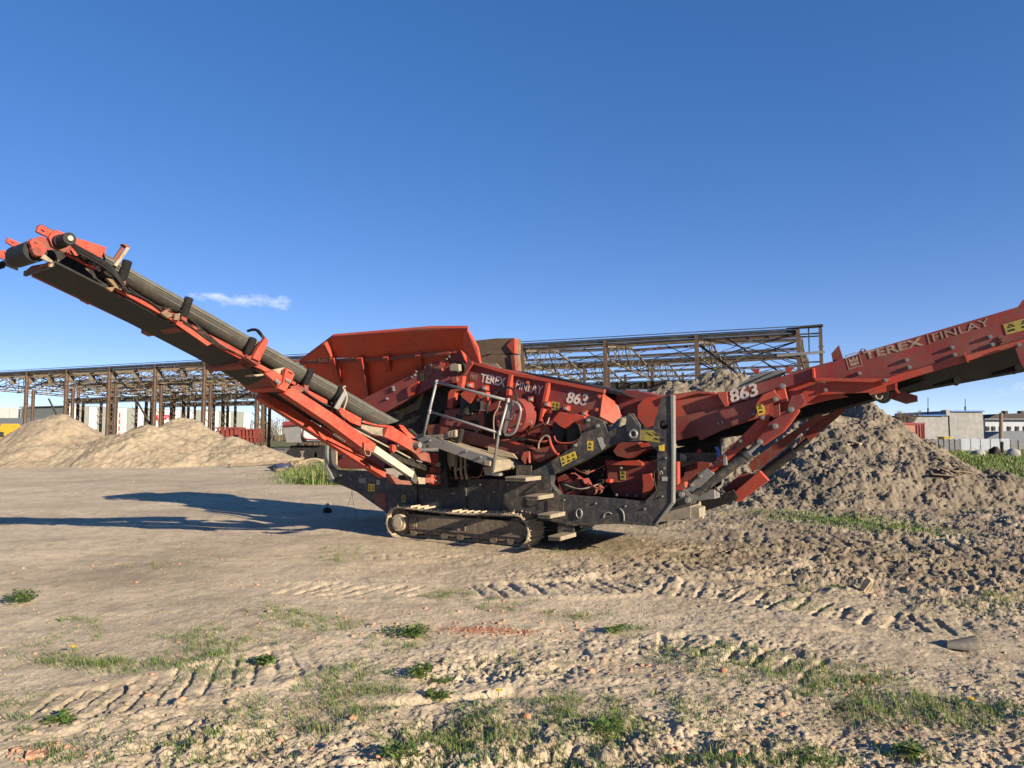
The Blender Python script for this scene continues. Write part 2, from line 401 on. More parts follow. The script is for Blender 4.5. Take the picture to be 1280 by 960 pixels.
def gz(x, y, fine=True):
    return float(ground_h(np.array([x]), np.array([y]), fine)[0])
def GG(px, py):
    p = G(px, py); p.z = gz(p.x, p.y)
    for _ in range(2):
        p = G(px, py, p.z); p.z = gz(p.x, p.y)
    return p

# ------------------------------------------------------------------ soil material
def soil(name, pale, mid, dark, attr=True, sc=1.0, bmp=.6):
    m, n, l, bs = new_mat(name)
    c = coords(n)
    big = noise(n, l, c, .55 * sc, 5, .6); md = noise(n, l, c, 4.5 * sc, 8, .7, .3); fn = noise(n, l, c, 38 * sc, 8, .75)
    col = mixc(n, l, ramp(n, l, big, .38, .64), pale, mid)
    col = mixc(n, l, ramp(n, l, md, .50, .70), col, tuple(a * .66 for a in mid))
    mo = noise(n, l, c, 1.7 * sc, 9, .72, .6); col = mixc(n, l, ramp(n, l, mo, .50, .66, (0, 0, 0, 1), (.5, .5, .5, 1)), col, tuple(a * b for a, b in zip(mid, (.60, .57, .54))))
    gr = noise(n, l, c, 85 * sc, 4, .8); col = mixc(n, l, ramp(n, l, gr, .58, .66, (0, 0, 0, 1), (.6, .6, .6, 1)), col, (.10, .08, .058))
    if attr:
        at = n.new('ShaderNodeAttribute'); at.attribute_name = 'soil'
        sx = n.new('ShaderNodeSeparateColor'); l.new(at.outputs['Color'], sx.inputs[0])
        col = mixc(n, l, sx.outputs['Red'], col, dark)
        rn = noise(n, l, c, 14, 6, .75, .5)
        ml = n.new('ShaderNodeMath'); ml.operation = 'ADD'; l.new(sx.outputs['Green'], ml.inputs[0]); l.new(rn, ml.inputs[1])
        col = mixc(n, l, ramp(n, l, ml.outputs[0], .93, 1.12), col, (.44, .17, .085))
        g2 = n.new('ShaderNodeMath'); g2.operation = 'ADD'; l.new(sx.outputs['Blue'], g2.inputs[0]); l.new(md, g2.inputs[1])
        col = mixc(n, l, ramp(n, l, g2.outputs[0], .85, 1.25), col, (.125, .125, .045))
    sp = ramp(n, l, fn, .42, .70)
    col = mixc(n, l, sp, mixc(n, l, .28, col, (.13, .105, .075)), col)
    spk = n.new('ShaderNodeTexVoronoi'); spk.inputs['Scale'].default_value = 26 * sc; l.new(c, spk.inputs['Vector'])
    col = mixc(n, l, ramp(n, l, spk.outputs['Distance'], .10, .16, (.5, .5, .5, 1), (0, 0, 0, 1)), col, tuple(min(.6, a * 1.25) for a in pale))
    l.new(col, bs.inputs['Base Color']); bs.inputs['Roughness'].default_value = .95; bs.inputs['Specular IOR Level'].default_value = .12
    ad = n.new('ShaderNodeMath'); ad.operation = 'MULTIPLY_ADD'; l.new(md, ad.inputs[0]); ad.inputs[1].default_value = .8; l.new(fn, ad.inputs[2])
    bump(n, l, ad.outputs[0], bs, bmp, .025)
    return m
M_SOIL = soil('sandy_soil', (.63, .515, .36), (.53, .425, .293), (.19, .148, .10))
M_SAND = soil('sand_heap', (.37, .30, .21), (.28, .225, .155), (.2, .15, .1), False, .8, .5)
M_HEAP = soil('dug_soil_heap', (.25, .205, .15), (.165, .138, .105), (.15, .12, .09), False, 1.2, .8)
M_CLOD = soil('dry_clods', (.46, .37, .26), (.36, .29, .205), (.2, .16, .11), False, 3.0, .6)

# ------------------------------------------------------------------ ground sheet
ys = np.concatenate([np.linspace(1040, 556, 560)])
rows = np.array([G(640, a).y for a in ys])
rows = np.concatenate([[-40, -15, -6, -2, 0, 1, 1.6, 2.1, 2.45], rows, np.geomspace(rows[-1] * 1.05, 4500, 40)])
rr = np.concatenate([-np.geomspace(6, .90, 34)[:-1], np.linspace(-.88, .88, 960), np.geomspace(.90, 6, 34)[1:]])
YY, RR = np.meshgrid(rows, rr, indexing='ij')
XX = RR * np.sqrt(YY ** 2 + 6)
def grid_mesh(name, X, Y, Z, mat, loc=(0, 0, 0), flip=False):
    nr, nc = X.shape
    co = np.stack([X - loc[0], Y - loc[1], Z - loc[2]], -1).reshape(-1, 3).astype(np.float32)
    i = np.arange(nr * nc).reshape(nr, nc)
    q = np.stack([i[:-1, :-1], i[:-1, 1:], i[1:, 1:], i[1:, :-1]], -1).reshape(-1, 4).astype(np.int32)
    if flip: q = q[:, ::-1]
    me = bpy.data.meshes.new(name)
    me.vertices.add(len(co)); me.vertices.foreach_set('co', co.ravel())
    me.loops.add(q.size); me.loops.foreach_set('vertex_index', q.ravel())
    me.polygons.add(len(q)); me.polygons.foreach_set('loop_start', np.arange(0, q.size, 4, dtype=np.int32))
    me.polygons.foreach_set('use_smooth', np.ones(len(q), bool))
    me.update(calc_edges=True); me.materials.append(mat)
    o = bpy.data.objects.new(name, me); COL.objects.link(o); o.location = loc
    return o
GRASSF = [(160, 832, .5, .18, .6), (265, 830, .35, .25, .6), (350, 772, .4, .25, .4), (430, 875, .4, .35, .6), (600, 900, .45, .3, .7), (560, 935, .4, .2, .6),
          (880, 822, .7, .22, .6), (960, 850, .7, .22, .7), (1090, 880, .9, .3, .8), (1050, 646, 3.4, .7, 1.0), (1130, 658, 2.6, .6, .8), (1230, 600, 9, 9, .9), (380, 572, 5, 7, .9), (230, 800, 1.0, .5, .35), (1265, 748, .5, .4, .6)]
ZZ = ground_h(XX, YY)
ground = grid_mesh('ground', XX, YY, ZZ, M_SOIL)
tag(ground, kind='structure')
sc_ = np.clip(field(XX, YY, DARK) * (.6 + .8 * fbm(XX * .9, YY * .9, 3, 51)) + .28 * smooth01(fbm(XX * .35, YY * .35, 4, 55) * 2) + .30 * smooth01((XX + 4) / 5) * smooth01(fbm(XX * .3, YY * .6, 5, 57, .6) * 2.2) * smooth01((YY - 6) / 8), 0, .85)
rd_ = np.clip(field(XX, YY, REDS), 0, 1) * .52
gr_ = np.clip(field(XX, YY, GRASSF), 0, 1) * .45 + .75 * smooth01((YY - 60) / 60)
ca = ground.data.color_attributes.new('soil', 'FLOAT_COLOR', 'POINT')
ca.data.foreach_set('color', np.stack([sc_, rd_, gr_, np.ones_like(sc_)], -1).astype(np.float32).ravel())

# ------------------------------------------------------------------ heaps
def heap(name, peaks, x0, x1, y0, y1, n, mat, label, cat, lump, seed, group=None, rough=1.0):
    xs = np.linspace(x0, x1, n); yy = np.linspace(y0, y1, int(n * (y1 - y0) / (x1 - x0)))
    Y, X = np.meshgrid(yy, xs, indexing='ij')
    wx = X + .5 * fbm(X / 2, Y / 2, 3, seed); wy = Y + .5 * fbm(X / 2 + 9, Y / 2, 3, seed + 3)
    Z = np.full(X.shape, -2.0)
    for cx, cy, hh, rx, ry in peaks:
        d = np.sqrt(((wx - cx) / rx) ** 2 + ((wy - cy) / ry) ** 2)
        z = hh * (1.06 - np.sqrt(d * d + .012)) 
        Z = np.maximum(Z, z) + .12 * np.exp(-np.abs(Z - z) * 3)
    Z += lump * (.45 * fbm(X * .55, Y * .55, 3, seed + 7, .5) + .30 * np.abs(fbm(X * 1.1 , Y * 1.1, 5, seed + 9, .6)) + (3.2 * crumble(X * .5, Y * .5, seed % 7) + 2.2 * crumble(X * 1.3, Y * 1.3, seed % 5)) * rough)
    edge = np.minimum.reduce([X - x0, x1 - X, Y - y0, y1 - Y])
    Z = np.minimum(Z + .02, 4.5) - .9 * smooth01(1 - edge / .8)
    Z = Z + np.where(Z > -.3, ground_h(X, Y, False), 0)
    o = grid_mesh(name, X, Y, Z, mat, loc=((x0 + x1) / 2, (y0 + y1) / 2, 0))
    tag(o, label, cat, group); return o
def pk(px, py, Y, rx, ry):                    # a peak seen at a pixel, Y metres ahead
    p = W(px, py, Y); return (p.x, p.y, p.z, rx, ry)
heap('sand_pile', [pk(75, 515, 42, 4.6, 4.2), pk(40, 548, 40, 3.6, 3.2)], -36, -18.6, 35, 50, 230, M_SAND,
     'pale sand pile with one sharp peak beside the yellow loader', 'sand pile', .35, 11, 'sand piles in front of the steel hall', 1.1)
heap('sand_pile', [pk(228, 523, 43, 4.6, 4.0), pk(185, 533, 40.5, 4.2, 3.6), pk(290, 548, 42, 3.8, 3.2), pk(140, 548, 40.5, 4.0, 3.0)], -27, -10.6, 34.5, 50, 230, M_SAND,
     'long low sand pile with green weeds, right of the peaked pile', 'sand pile', .45, 23, 'sand piles in front of the steel hall', 1.6)
heap('soil_pile', [pk(1074, 508, 21.5, 2.7, 4.2), pk(1025, 520, 21, 3.2, 4.0), pk(1120, 552, 20.4, 1.6, 3.0), pk(1000, 575, 19.4, 3.0, 2.6), pk(1245, 598, 18.2, 1.4, 1.2)], 4.4, 17.2, 15.6, 28, 460, M_HEAP,
     'tall rough soil pile under the tail conveyor with broken wood on its slope', 'soil pile', .85, 37, None, .75)
heap('soil_pile', [pk(895, 462, 24, 5.0, 4.5), pk(840, 476, 24, 4.2, 4.0), pk(950, 468, 24.5, 4.4, 4.2)], 1.0, 13.6, 18.6, 31, 300, M_HEAP,
     'lumpy pale soil pile showing behind the machine below the hall', 'soil pile', .6, 53, None, 1.3)

DG = []
def hit(px, py):                              # first surface seen at a pixel so far
    if not DG: bpy.context.view_layer.update(); DG.append(bpy.context.evaluated_depsgraph_get())
    ok, p, nrm, _, ob, _ = scene.ray_cast(DG[0], CAMP, ray(px, py).normalized())
    return p.copy() if ok else GG(px, py)
# ------------------------------------------------------------------ clods, brick crumbs, grass
ICO_V = []; ICO_F = []
_b = bmesh.new(); bmesh.ops.create_icosphere(_b, subdivisions=1, radius=1.0)
_b.verts.ensure_lookup_table(); ICO_V = np.array([v.co[:] for v in _b.verts]); ICO_F = np.array([[v.index for v in f.verts] for f in _b.faces]); _b.free()
_b = bmesh.new(); bmesh.ops.create_icosphere(_b, subdivisions=2, radius=1.0)
_b.verts.ensure_lookup_table(); ICO2_V = np.array([v.co[:] for v in _b.verts]); ICO2_F = np.array([[v.index for v in f.verts] for f in _b.faces]); _b.free()
def tri_mesh(name, V, F, mat, smooth=False):
    me = bpy.data.meshes.new(name); V = np.asarray(V, np.float32); F = np.asarray(F, np.int32)
    me.vertices.add(len(V)); me.vertices.foreach_set('co', V.ravel())
    me.loops.add(F.size); me.loops.foreach_set('vertex_index', F.ravel())
    me.polygons.add(len(F)); me.polygons.foreach_set('loop_start', np.arange(0, F.size, 3, dtype=np.int32))
    if smooth: me.polygons.foreach_set('use_smooth', np.ones(len(F), bool))
    me.update(calc_edges=True); me.materials.append(mat)
    o = bpy.data.objects.new(name, me); COL.objects.link(o); return o
def scatter_rocks(name, P, S, mat, squash=.55, big=False, jit=.42, hfun=None):
    n = len(P); BV, BF = (ICO2_V, ICO2_F) if big else (ICO_V, ICO_F)
    rs = np.random.RandomState(len(P)); m = len(BV)
    V = BV[None] * (1 + jit * (rs.rand(n, m, 1) - .5) * 2)
    V = V * (np.stack([.7 + .6 * rs.rand(n), .7 + .6 * rs.rand(n), squash * (.7 + .6 * rs.rand(n))], -1))[:, None, :]
    a = rs.rand(n) * 6.28; c, s = np.cos(a), np.sin(a)
    x = V[..., 0] * c[:, None] - V[..., 1] * s[:, None]; y = V[..., 0] * s[:, None] + V[..., 1] * c[:, None]
    V = np.stack([x, y, V[..., 2]], -1) * S[:, None, None]
    z = (hfun or ground_h)(P[:, 0], P[:, 1])
    V += np.stack([P[:, 0], P[:, 1], z + S * .15], -1)[:, None, :]
    F = (BF[None] + (np.arange(n) * m)[:, None, None]).reshape(-1, 3)
    return tri_mesh(name, V.reshape(-1, 3), F, mat)
def px_scatter(n, x0, x1, y0, y1, rs):
    px = rs.uniform(x0, x1, n); py = rs.uniform(y0, y1, n)
    return np.array([G(a, b)[:2] for a, b in zip(px, py)])
rs = np.random.RandomState(5)
P = px_scatter(16000, -40, 1320, 600, 990, rs)
keep = rs.rand(len(P)) < np.clip(rough_at(P[:, 0], P[:, 1]) * .6 + .055, 0, 1)
P = P[keep]
S = np.clip(rs.lognormal(-5.0, .55, len(P)), .003, .035) * (.6 + .09 * P[:, 1])
S = np.minimum(S, .09)
tag(scatter_rocks('soil_clods', P, S, M_CLOD), 'dry crumbled soil clods strewn over the rough ground', 'soil clods', kind='stuff')
P = px_scatter(150, -20, 1300, 860, 985, rs)
keep = rs.rand(len(P)) < np.clip(rough_at(P[:, 0], P[:, 1]) * .8, 0, 1); P = P[keep]
tag(scatter_rocks('large_clods', P, rs.uniform(.012, .032, len(P)), M_CLOD, .6, True, .30), 'larger pale soil clods lying in the near foreground', 'soil clods', kind='stuff')
# clods on the two dark heaps
M_BRICK = worn('brick_red', (.36, .15, .085), (.42, .22, .13), dirt=(.40, .31, .22), amt=.6, rough=.9, sc=8)
PB = []
for px, py, rx, ry, w in REDS:
    c = G(px, py); k = int(60 * w * (1 + rx))
    PB.append(np.stack([c.x + rs.randn(k) * rx * .7, c.y + rs.randn(k) * ry * .7], -1))
PB.append(px_scatter(260, -20, 1300, 690, 985, rs))
PB = np.concatenate(PB); PB = PB[(PB[:, 1] > 2.6) & (PB[:, 1] < 12)]
tag(scatter_rocks('brick_crumbs', PB, np.clip(rs.lognormal(-4.75, .45, len(PB)), .004, .035), M_BRICK, .6), 'orange-red brick crumbs scattered in the soil', 'brick crumbs', kind='stuff')

def leafmat(name, c1, c2, rough=.6):
    m, n, l, bs = new_mat(name)
    at = n.new('ShaderNodeAttribute'); at.attribute_name = 'tint'
    col = mixc(n, l, at.outputs['Fac'], c1, c2)
    l.new(col, bs.inputs['Base Color']); bs.inputs['Roughness'].default_value = rough
    bs.inputs['Specular IOR Level'].default_value = .25
    tr = n.new('ShaderNodeBsdfTranslucent'); l.new(col, tr.inputs['Color'])
    mx = n.new('ShaderNodeMixShader'); mx.inputs[0].default_value = .25
    out = n['Material Output']; l.new(bs.outputs[0], mx.inputs[1]); l.new(tr.outputs[0], mx.inputs[2]); l.new(mx.outputs[0], out.inputs['Surface'])
    return m
M_GRASS = leafmat('grass_blades', (.08, .165, .028), (.26, .22, .105))
M_WEED = leafmat('weed_leaves', (.06, .125, .026), (.17, .22, .065))
M_STRAW = leafmat('dry_stalks', (.36, .29, .17), (.24, .19, .11))
M_DAND = plain('dandelion_yellow', (.75, .50, .02), .6)
def blades(name, P, H, mat, dry, w=.0035, lean=.55, seed=1, hfun=None):
    rs = np.random.RandomState(seed); n = len(P)
    z = (hfun or ground_h)(P[:, 0], P[:, 1]) - .004
    a = rs.rand(n) * 6.28; ln = H * lean * rs.rand(n); dirx, diry = np.cos(a), np.sin(a)
    sx, sy = -diry, dirx
    ww = w * (.7 + .6 * rs.rand(n)) * (H / .06) ** .5
    base = np.stack([P[:, 0], P[:, 1], z], -1)
    side = np.stack([sx * ww, sy * ww, 0 * ww], -1)
    mid = base + np.stack([dirx * ln * .35, diry * ln * .35, H * .6], -1)
    tip = base + np.stack([dirx * ln, diry * ln, H * (1 - .25 * rs.rand(n))], -1)
    V = np.stack([base - side, base + side, mid + side * .75, mid - side * .75, tip], 1)
    i = (np.arange(n) * 5)[:, None]
    F = np.concatenate([i + np.array([[0, 1, 2]]), i + np.array([[0, 2, 3]]), i + np.array([[3, 2, 4]])])
    o = tri_mesh(name, V.reshape(-1, 3), F, mat)
    t = o.data.attributes.new('tint', 'FLOAT', 'POINT')
    t.data.foreach_set('value', np.repeat(np.clip(dry + .3 * rs.randn(n), 0, 1), 5).astype(np.float32))
    return o
PATCH = [(100, 832, 40, 9, 16), (165, 836, 55, 9, 22), (262, 832, 42, 24, 34), (345, 768, 26, 10, 12), (372, 776, 16, 8, 8), (410, 781, 34, 8, 16), (300, 805, 60, 18, 16), (240, 800, 45, 14, 12), (100, 786, 30, 12, 9), (60, 820, 40, 12, 6),
         (420, 878, 44, 34, 36), (455, 862, 40, 26, 26), (560, 938, 60, 26, 42), (620, 905, 50, 24, 38), (520, 920, 40, 20, 16), (700, 886, 26, 18, 18), (765, 905, 34, 16, 20), (730, 925, 60, 22, 18), (565, 746, 28, 5, 10), (630, 756, 34, 7, 12),
         (722, 771, 32, 5, 9), (880, 818, 60, 12, 30), (940, 842, 54, 12, 28), (985, 838, 40, 14, 14), (1080, 868, 60, 18, 40), (1120, 888, 80, 16, 44), (1060, 850, 50, 12, 20), (1180, 884, 60, 10, 18), (1262, 748, 28, 8, 16), (1235, 752, 20, 8, 8),
         (905, 952, 60, 10, 22), (1010, 948, 40, 12, 22), (1140, 945, 30, 10, 10), (330, 905, 60, 30, 22), (100, 945, 60, 14, 12), (240, 935, 70, 20, 16), (20, 895, 30, 30, 8), (700, 950, 60, 14, 12), (820, 880, 60, 12, 8), (1230, 900, 60, 14, 12), (870, 905, 70, 16, 10), (440, 690, 30, 4, 5), (200, 705, 40, 4, 5), (500, 805, 40, 10, 10), (640, 830, 60, 14, 10), (780, 790, 20, 5, 5),
         (1000, 760, 30, 5, 7), (1045, 735, 40, 5, 8), (1200, 760, 40, 8, 8), (420, 700, 22, 3, 5), (700, 690, 60, 4, 7)]
tp = []; th = []
for px, py, rx, ry, k in PATCH:
    for _ in range(int(k * 4.2)):
        a = random.random() * 6.28; q = math.sqrt(random.random())
        x, y = px + 1.45 * rx * q ** 1.3 * math.cos(a), py + 1.3 * ry * q ** 1.3 * math.sin(a)
        if y > 985: continue
        c = G(x, y); nb = random.randint(3, 16); h = random.uniform(.008, .05) * (1 + .05 * c.y)
        for _ in range(nb):
            tp.append((c.x + random.gauss(0, .03), c.y + random.gauss(0, .03))); th.append(h * random.uniform(.5, 1.25))
for c in px_scatter(1500, -20, 1300, 730, 985, rs):
    h = random.uniform(.012, .04)
    for _ in range(random.randint(3, 9)):
        tp.append((c[0] + random.gauss(0, .02), c[1] + random.gauss(0, .02))); th.append(h * random.uniform(.5, 1.2))
tag(blades('grass', np.array(tp), np.array(th), M_GRASS, .30, .0024, .9), 'sparse short grass growing in tufts on the dirt', 'grass', kind='stuff')
tp = []; th = []
for px, py, rx, ry, k in ((1060, 905, 60, 20, 60), (740, 890, 50, 16, 50), (620, 925, 70, 22, 60), (420, 900, 60, 24, 50), (230, 815, 60, 18, 40), (880, 885, 60, 14, 30), (1000, 845, 60, 12, 40), (1150, 900, 80, 20, 50), (300, 940, 80, 20, 40), (950, 930, 70, 14, 40), (100, 830, 60, 12, 25)):
    for _ in range(k * 9):
        a = random.random() * 6.28; q = math.sqrt(random.random()); c = G(px + rx * q * math.cos(a), min(984, py + ry * q * math.sin(a)))
        tp.append((c.x, c.y)); th.append(random.uniform(.006, .035))
tag(blades('dry_grass', np.array(tp), np.array(th), M_STRAW, .5, .002, 1.8, 9), 'flattened dry straw-coloured grass lying on the near ground', 'dry grass', kind='stuff')
tp = []; th = []                              # low green strip below the soil heap
for _ in range(5200):
    x = random.gauss(1060, 66); y = 641 + (x - 960) * .11 + random.gauss(0, 4.6)
    c = G(x, y); tp.append((c.x, c.y)); th.append(random.uniform(.015, .06))
tag(blades('grass_strip', np.array(tp), np.array(th), M_GRASS, .15, .008), 'flat green grass strip at the foot of the tall soil pile', 'grass', kind='stuff')
tp = []; th = []                              # tall grass bank behind the left end of the machine
for _ in range(16000):
    Y = random.uniform(24.5, 33); x = min(450, 445 - abs(random.gauss(0, 42))); c = W(x, 560, Y)
    t = max(0, min(1, (x - 325) / 60)); tp.append((c.x, c.y)); th.append((.05 + random.random() ** 3 * .45) * (.25 + .75 * t) * (.6 + .8 * random.random()))
tag(blades('tall_grass', np.array(tp), np.array(th), M_GRASS, .42, .007, 1.0, 4), 'tall half-dry grass behind the grey end of the machine', 'grass', kind='stuff')
tp = []; th = []
for _ in range(16000):
    Y = random.uniform(26, 70); x = random.uniform(1165, 1330); c = W(x, 560, Y); tp.append((c.x, c.y)); th.append(random.uniform(.08, .42))
tag(blades('meadow_grass', np.array(tp), np.array(th), M_GRASS, .35, .016, .6, 5), 'rough green meadow grass in front of the pale fence', 'grass', kind='stuff')

def weed(px, py, r, h, k, label, lobed=True):
    c = GG(px, py); V = []; F = []; T = []
    cls = [(random.gauss(0, r * .45), random.gauss(0, r * .3), random.uniform(.35, .75), random.uniform(.5, 1.2)) for _ in range(5)]
    for i in range(k):
        cl = cls[random.randrange(len(cls))]; a = random.random() * 6.28; q = math.sqrt(random.random()) * r * cl[2]
        zc = h * (1 - .6 * (q / r) ** 2) * random.uniform(.35, 1.0)
        p = Vector((cl[0] + q * math.cos(a), cl[1] + q * math.sin(a), zc * cl[3])); s = random.uniform(.007, .022) * (1 if r > .08 else .8)
        nx = Vector((math.cos(a + random.gauss(0, .7)), math.sin(a + random.gauss(0, .7)), random.uniform(-.25, .6))).normalized()
        sd = nx.cross(Vector((0, 0, 1))).normalized()
        up = sd.cross(nx)
        n0 = len(V)
        V += [p - nx * s, p + sd * s * .7 + up * .15 * s, p + nx * s * 1.2, p - sd * s * .7 + up * .15 * s, p - up * .12 * s]
        F += [(n0, n0 + 1, n0 + 4), (n0 + 1, n0 + 2, n0 + 4), (n0 + 2, n0 + 3, n0 + 4), (n0 + 3, n0, n0 + 4)]
        T += [random.random()] * 5
        if i % 4 == 0:                          # stem
            n0 = len(V); w = Vector((.0018, 0, 0)); b = Vector((p.x * .2, p.y * .2, -.01))
            V += [b - w, b + w, p]; F += [(n0, n0 + 1, n0 + 2)]; T += [.5] * 3
    root = empty('weed_plant', c); tag(root, label, 'weed', 'leafy weeds in the dirt')
    o = tri_mesh('leaves', [v[:] for v in V], F, M_WEED); o.parent = root
    t = o.data.attributes.new('tint', 'FLOAT', 'POINT'); t.data.foreach_set('value', T)
    return root
weed(515, 795, .17, .13, 420, 'bushy dark green weed, largest one left of centre in the foreground')
weed(524, 848, .095, .10, 200, 'round green weed casting a dark shadow, between the two weeds left of centre')
weed(553, 853, .06, .05, 80, 'small low weed just right of the round green weed')
weed(545, 872, .09, .06, 140, 'flat green weed nearest the camera in the left-of-centre row of weeds')
weed(328, 831, .10, .09, 180, 'green weed beside the brick-red soil on the left foreground')
weed(30, 752, .24, .12, 420, 'wide green weed at the far left edge of the foreground')
weed(78, 905, .10, .06, 130, 'low bluish weed near the bottom left corner')
weed(772, 792, .10, .07, 130, 'single small weed on the bare dirt right of centre')
weed(755, 912, .11, .09, 160, 'loose green weed among grass at the bottom centre right')
weed(500, 955, .10, .07, 120, 'weed cut off by the bottom edge left of centre')
weed(1145, 942, .10, .05, 110, 'weed on the dark hollow near the bottom right')
weed(1030, 955, .08, .09, 60, 'upright pale weed at the bottom edge right of centre')
for px, py, lb in ((90, 818, 'single yellow dandelion flower on the left foreground'), (622, 866, 'yellow dandelion flower left low between weeds near the middle'), (1213, 883, 'yellow dandelion flower in the grass at the right')):
    c = GG(px, py); r0 = empty('dandelion', c); tag(r0, lb, 'flower', 'dandelions')
    ORI[r0] = c; m = MB(); m.tube([c, c + Vector((.004, 0, .03)), c + Vector((.008, -.004, .055))], .0025, 6); obj('stem', m, M_WEED, r0)
    m = MB(); tp_ = c + Vector((.008, -.004, .055))
    for k in range(16):
        a = k * .3927; m.add([tp_, tp_ + Vector((math.cos(a) * .024, math.sin(a) * .024, .012)), tp_ + Vector((math.cos(a + .33) * .024, math.sin(a + .33) * .024, .012))], [(0, 1, 2)])
    m.cyl(tp_, tp_ + Vector((0, 0, .014)), .006, 8, .013); obj('petals', m, M_DAND, r0, recalc=False)
# ------------------------------------------------------------------ steel hall skeleton
M_IRON = worn('weathered_hall_steel', (.075, .067, .05), (.135, .118, .085), dirt=(.14, .075, .045), amt=.5, rough=.85, sc=1.2)
M_IRON2 = worn('rusty_hall_steel', (.06, .045, .035), (.095, .075, .056), dirt=(.22, .09, .045), amt=.45, rough=.85, sc=1.2)
M_IRON3 = worn('dark_hall_steel', (.026, .025, .022), (.045, .042, .035), dirt=(.07, .05, .035), amt=.4, rough=.85, sc=1.2)  # darkest of the three hall steels
HA = R(23.8); hl = Vector((-math.cos(HA), math.sin(HA), 0)); hg = Vector((math.sin(HA), math.cos(HA), 0)); UP = Vector((0, 0, 1))
C0 = Vector((17.2, 43.0, 0)); BAY = 6.0; NB = 14; SPAN = 13.3
hall = empty('steel_hall_frame', C0)
tag(hall, 'rusty skeleton of a roofless steel hall with open trusses behind the machine', 'hall frame')
def HM(i, t=0.0, z=0.0): return basis(C0 + hl * (BAY * i) + hg * t + UP * z, hl, hg, UP)
def hsec(m, a, b, w, h, fl=.03):                # H-section between two points, flanges along the second axis
    a, b = Vector(a), Vector(b); x = (b - a).normalized()
    y = Vector((0, 0, 1)).cross(x)
    if y.length < .1: y = Vector((1, 0, 0))
    y.normalize(); z = x.cross(y)
    m.beam(a + z * (h / 2), b + z * (h / 2), w, fl, z); m.beam(a - z * (h / 2), b - z * (h / 2), w, fl, z); m.beam(a, b, fl, h - fl * 2.2, z)
m = MB(); hsec(m, (0, 0, -.3), (0, 0, 8.0), .20, .28, .035)
for z in (2.5, 4.8, 6.9): m.box((0, 0, z), (.3, 0, 0), (0, .3, 0), (0, 0, .03))
ME_COL = m.mesh('column', M_IRON2)
m = MB(); hsec(m, (0, 0, -.3), (0, 0, 6.15), .2, .22, .035)
for k in range(7): m.beam((0, -.12, .2 + k * .85), (0, -.62, .62 + k * .85), .05, .05)
ME_CRC = m.mesh('crane_column', M_IRON2)
def truss(seed):
    r = random.Random(seed); m = MB(); n = 8
    top = []; bot = []
    for k in range(n + 1):
        t = k / n; zt = 7.55 + (.75 * (t / .5) if t < .5 else .75 - 1.15 * ((t - .5) / .5)); zb = 6.75 - .45 * t
        top.append(Vector((0, .2 + t * (SPAN - .4), zt))); bot.append(Vector((0, .2 + t * (SPAN - .4), zb)))
    for k in range(n):
        m.beam(top[k], top[k + 1], .12, .13); m.beam(bot[k], bot[k + 1], .11, .11)
        if r.random() < .9: m.beam(top[k], bot[k + 1] if k % 2 else bot[k], .055, .055, (1, 0, 0))
        if r.random() < .9: m.beam(bot[k], top[k + 1], .06, .06, (1, 0, 0))
    m.box((0, .45, 7.2), (.05, 0, 0), (0, .6, 0), (0, 0, .5))
    return m.mesh('roof_truss', M_IRON)
TR = [truss(1), truss(2), truss(3)]
m = MB(); hsec(m, (0.02, 0, 0), (BAY - .02, 0, 0), .18, .20, .03); ME_PUR = m.mesh('purlin', M_IRON)
m = MB(); hsec(m, (0.02, 0, 0), (BAY - .02, 0, 0), .16, .18, .03)
for k in range(5): m.box((.6 + k * 1.2, -.05, 0), (.04, 0, 0), (0, .12, 0), (0, 0, .2))
ME_PUR2 = m.mesh('purlin', M_IRON2)
m = MB(); hsec(m, (0.01, 0, 0), (BAY - .01, 0, 0), .28, .62, .05)
for k in range(6): m.box((.5 + k, 0, 0), (.04, 0, 0), (0, .24, 0), (0, 0, .52))
ME_GIR = m.mesh('crane_girder', M_IRON3)
ME_GIR_LIT = m.mesh('crane_girder', M_IRON)  # lighter steel paints sunlight onto the girders of the left bays
m = MB(); hsec(m, (0.01, 0, 0), (BAY - .01, 0, 0), .18, .30, .045)
m.box((BAY / 2, -.13, .28), (BAY - .02, 0, 0), (0, .10, 0), (0, 0, .04)); ME_EAVE = m.mesh('eaves_beam', M_IRON3)
m = MB(); m.beam((0, 0, 7.75), (BAY, 0, 6.4), .045, .045); ME_ROD = m.mesh('tie_rod', M_IRON3)
m = MB(); m.beam((0, 0, 6.4), (BAY * .5, 4.5, 8.1), .045, .045); m.beam((BAY * .5, 4.5, 8.1), (BAY, 0, 6.4), .045, .045); ME_ROD2 = m.mesh('roof_brace', M_IRON3)
m = MB(); m.beam((0, 0, 6.2), (BAY, 0, 7.9), .06, .06); m.beam((0, 0, 7.9), (BAY, 0, 6.2), .06, .06); ME_XB = m.mesh('cross_brace', M_IRON3)
m = MB(); m.beam((.1, .1, 2.0), (BAY * .45, .1, 5.2), .12, .12); ME_BR = m.mesh('wind_brace', M_IRON3)
rh = random.Random(4)
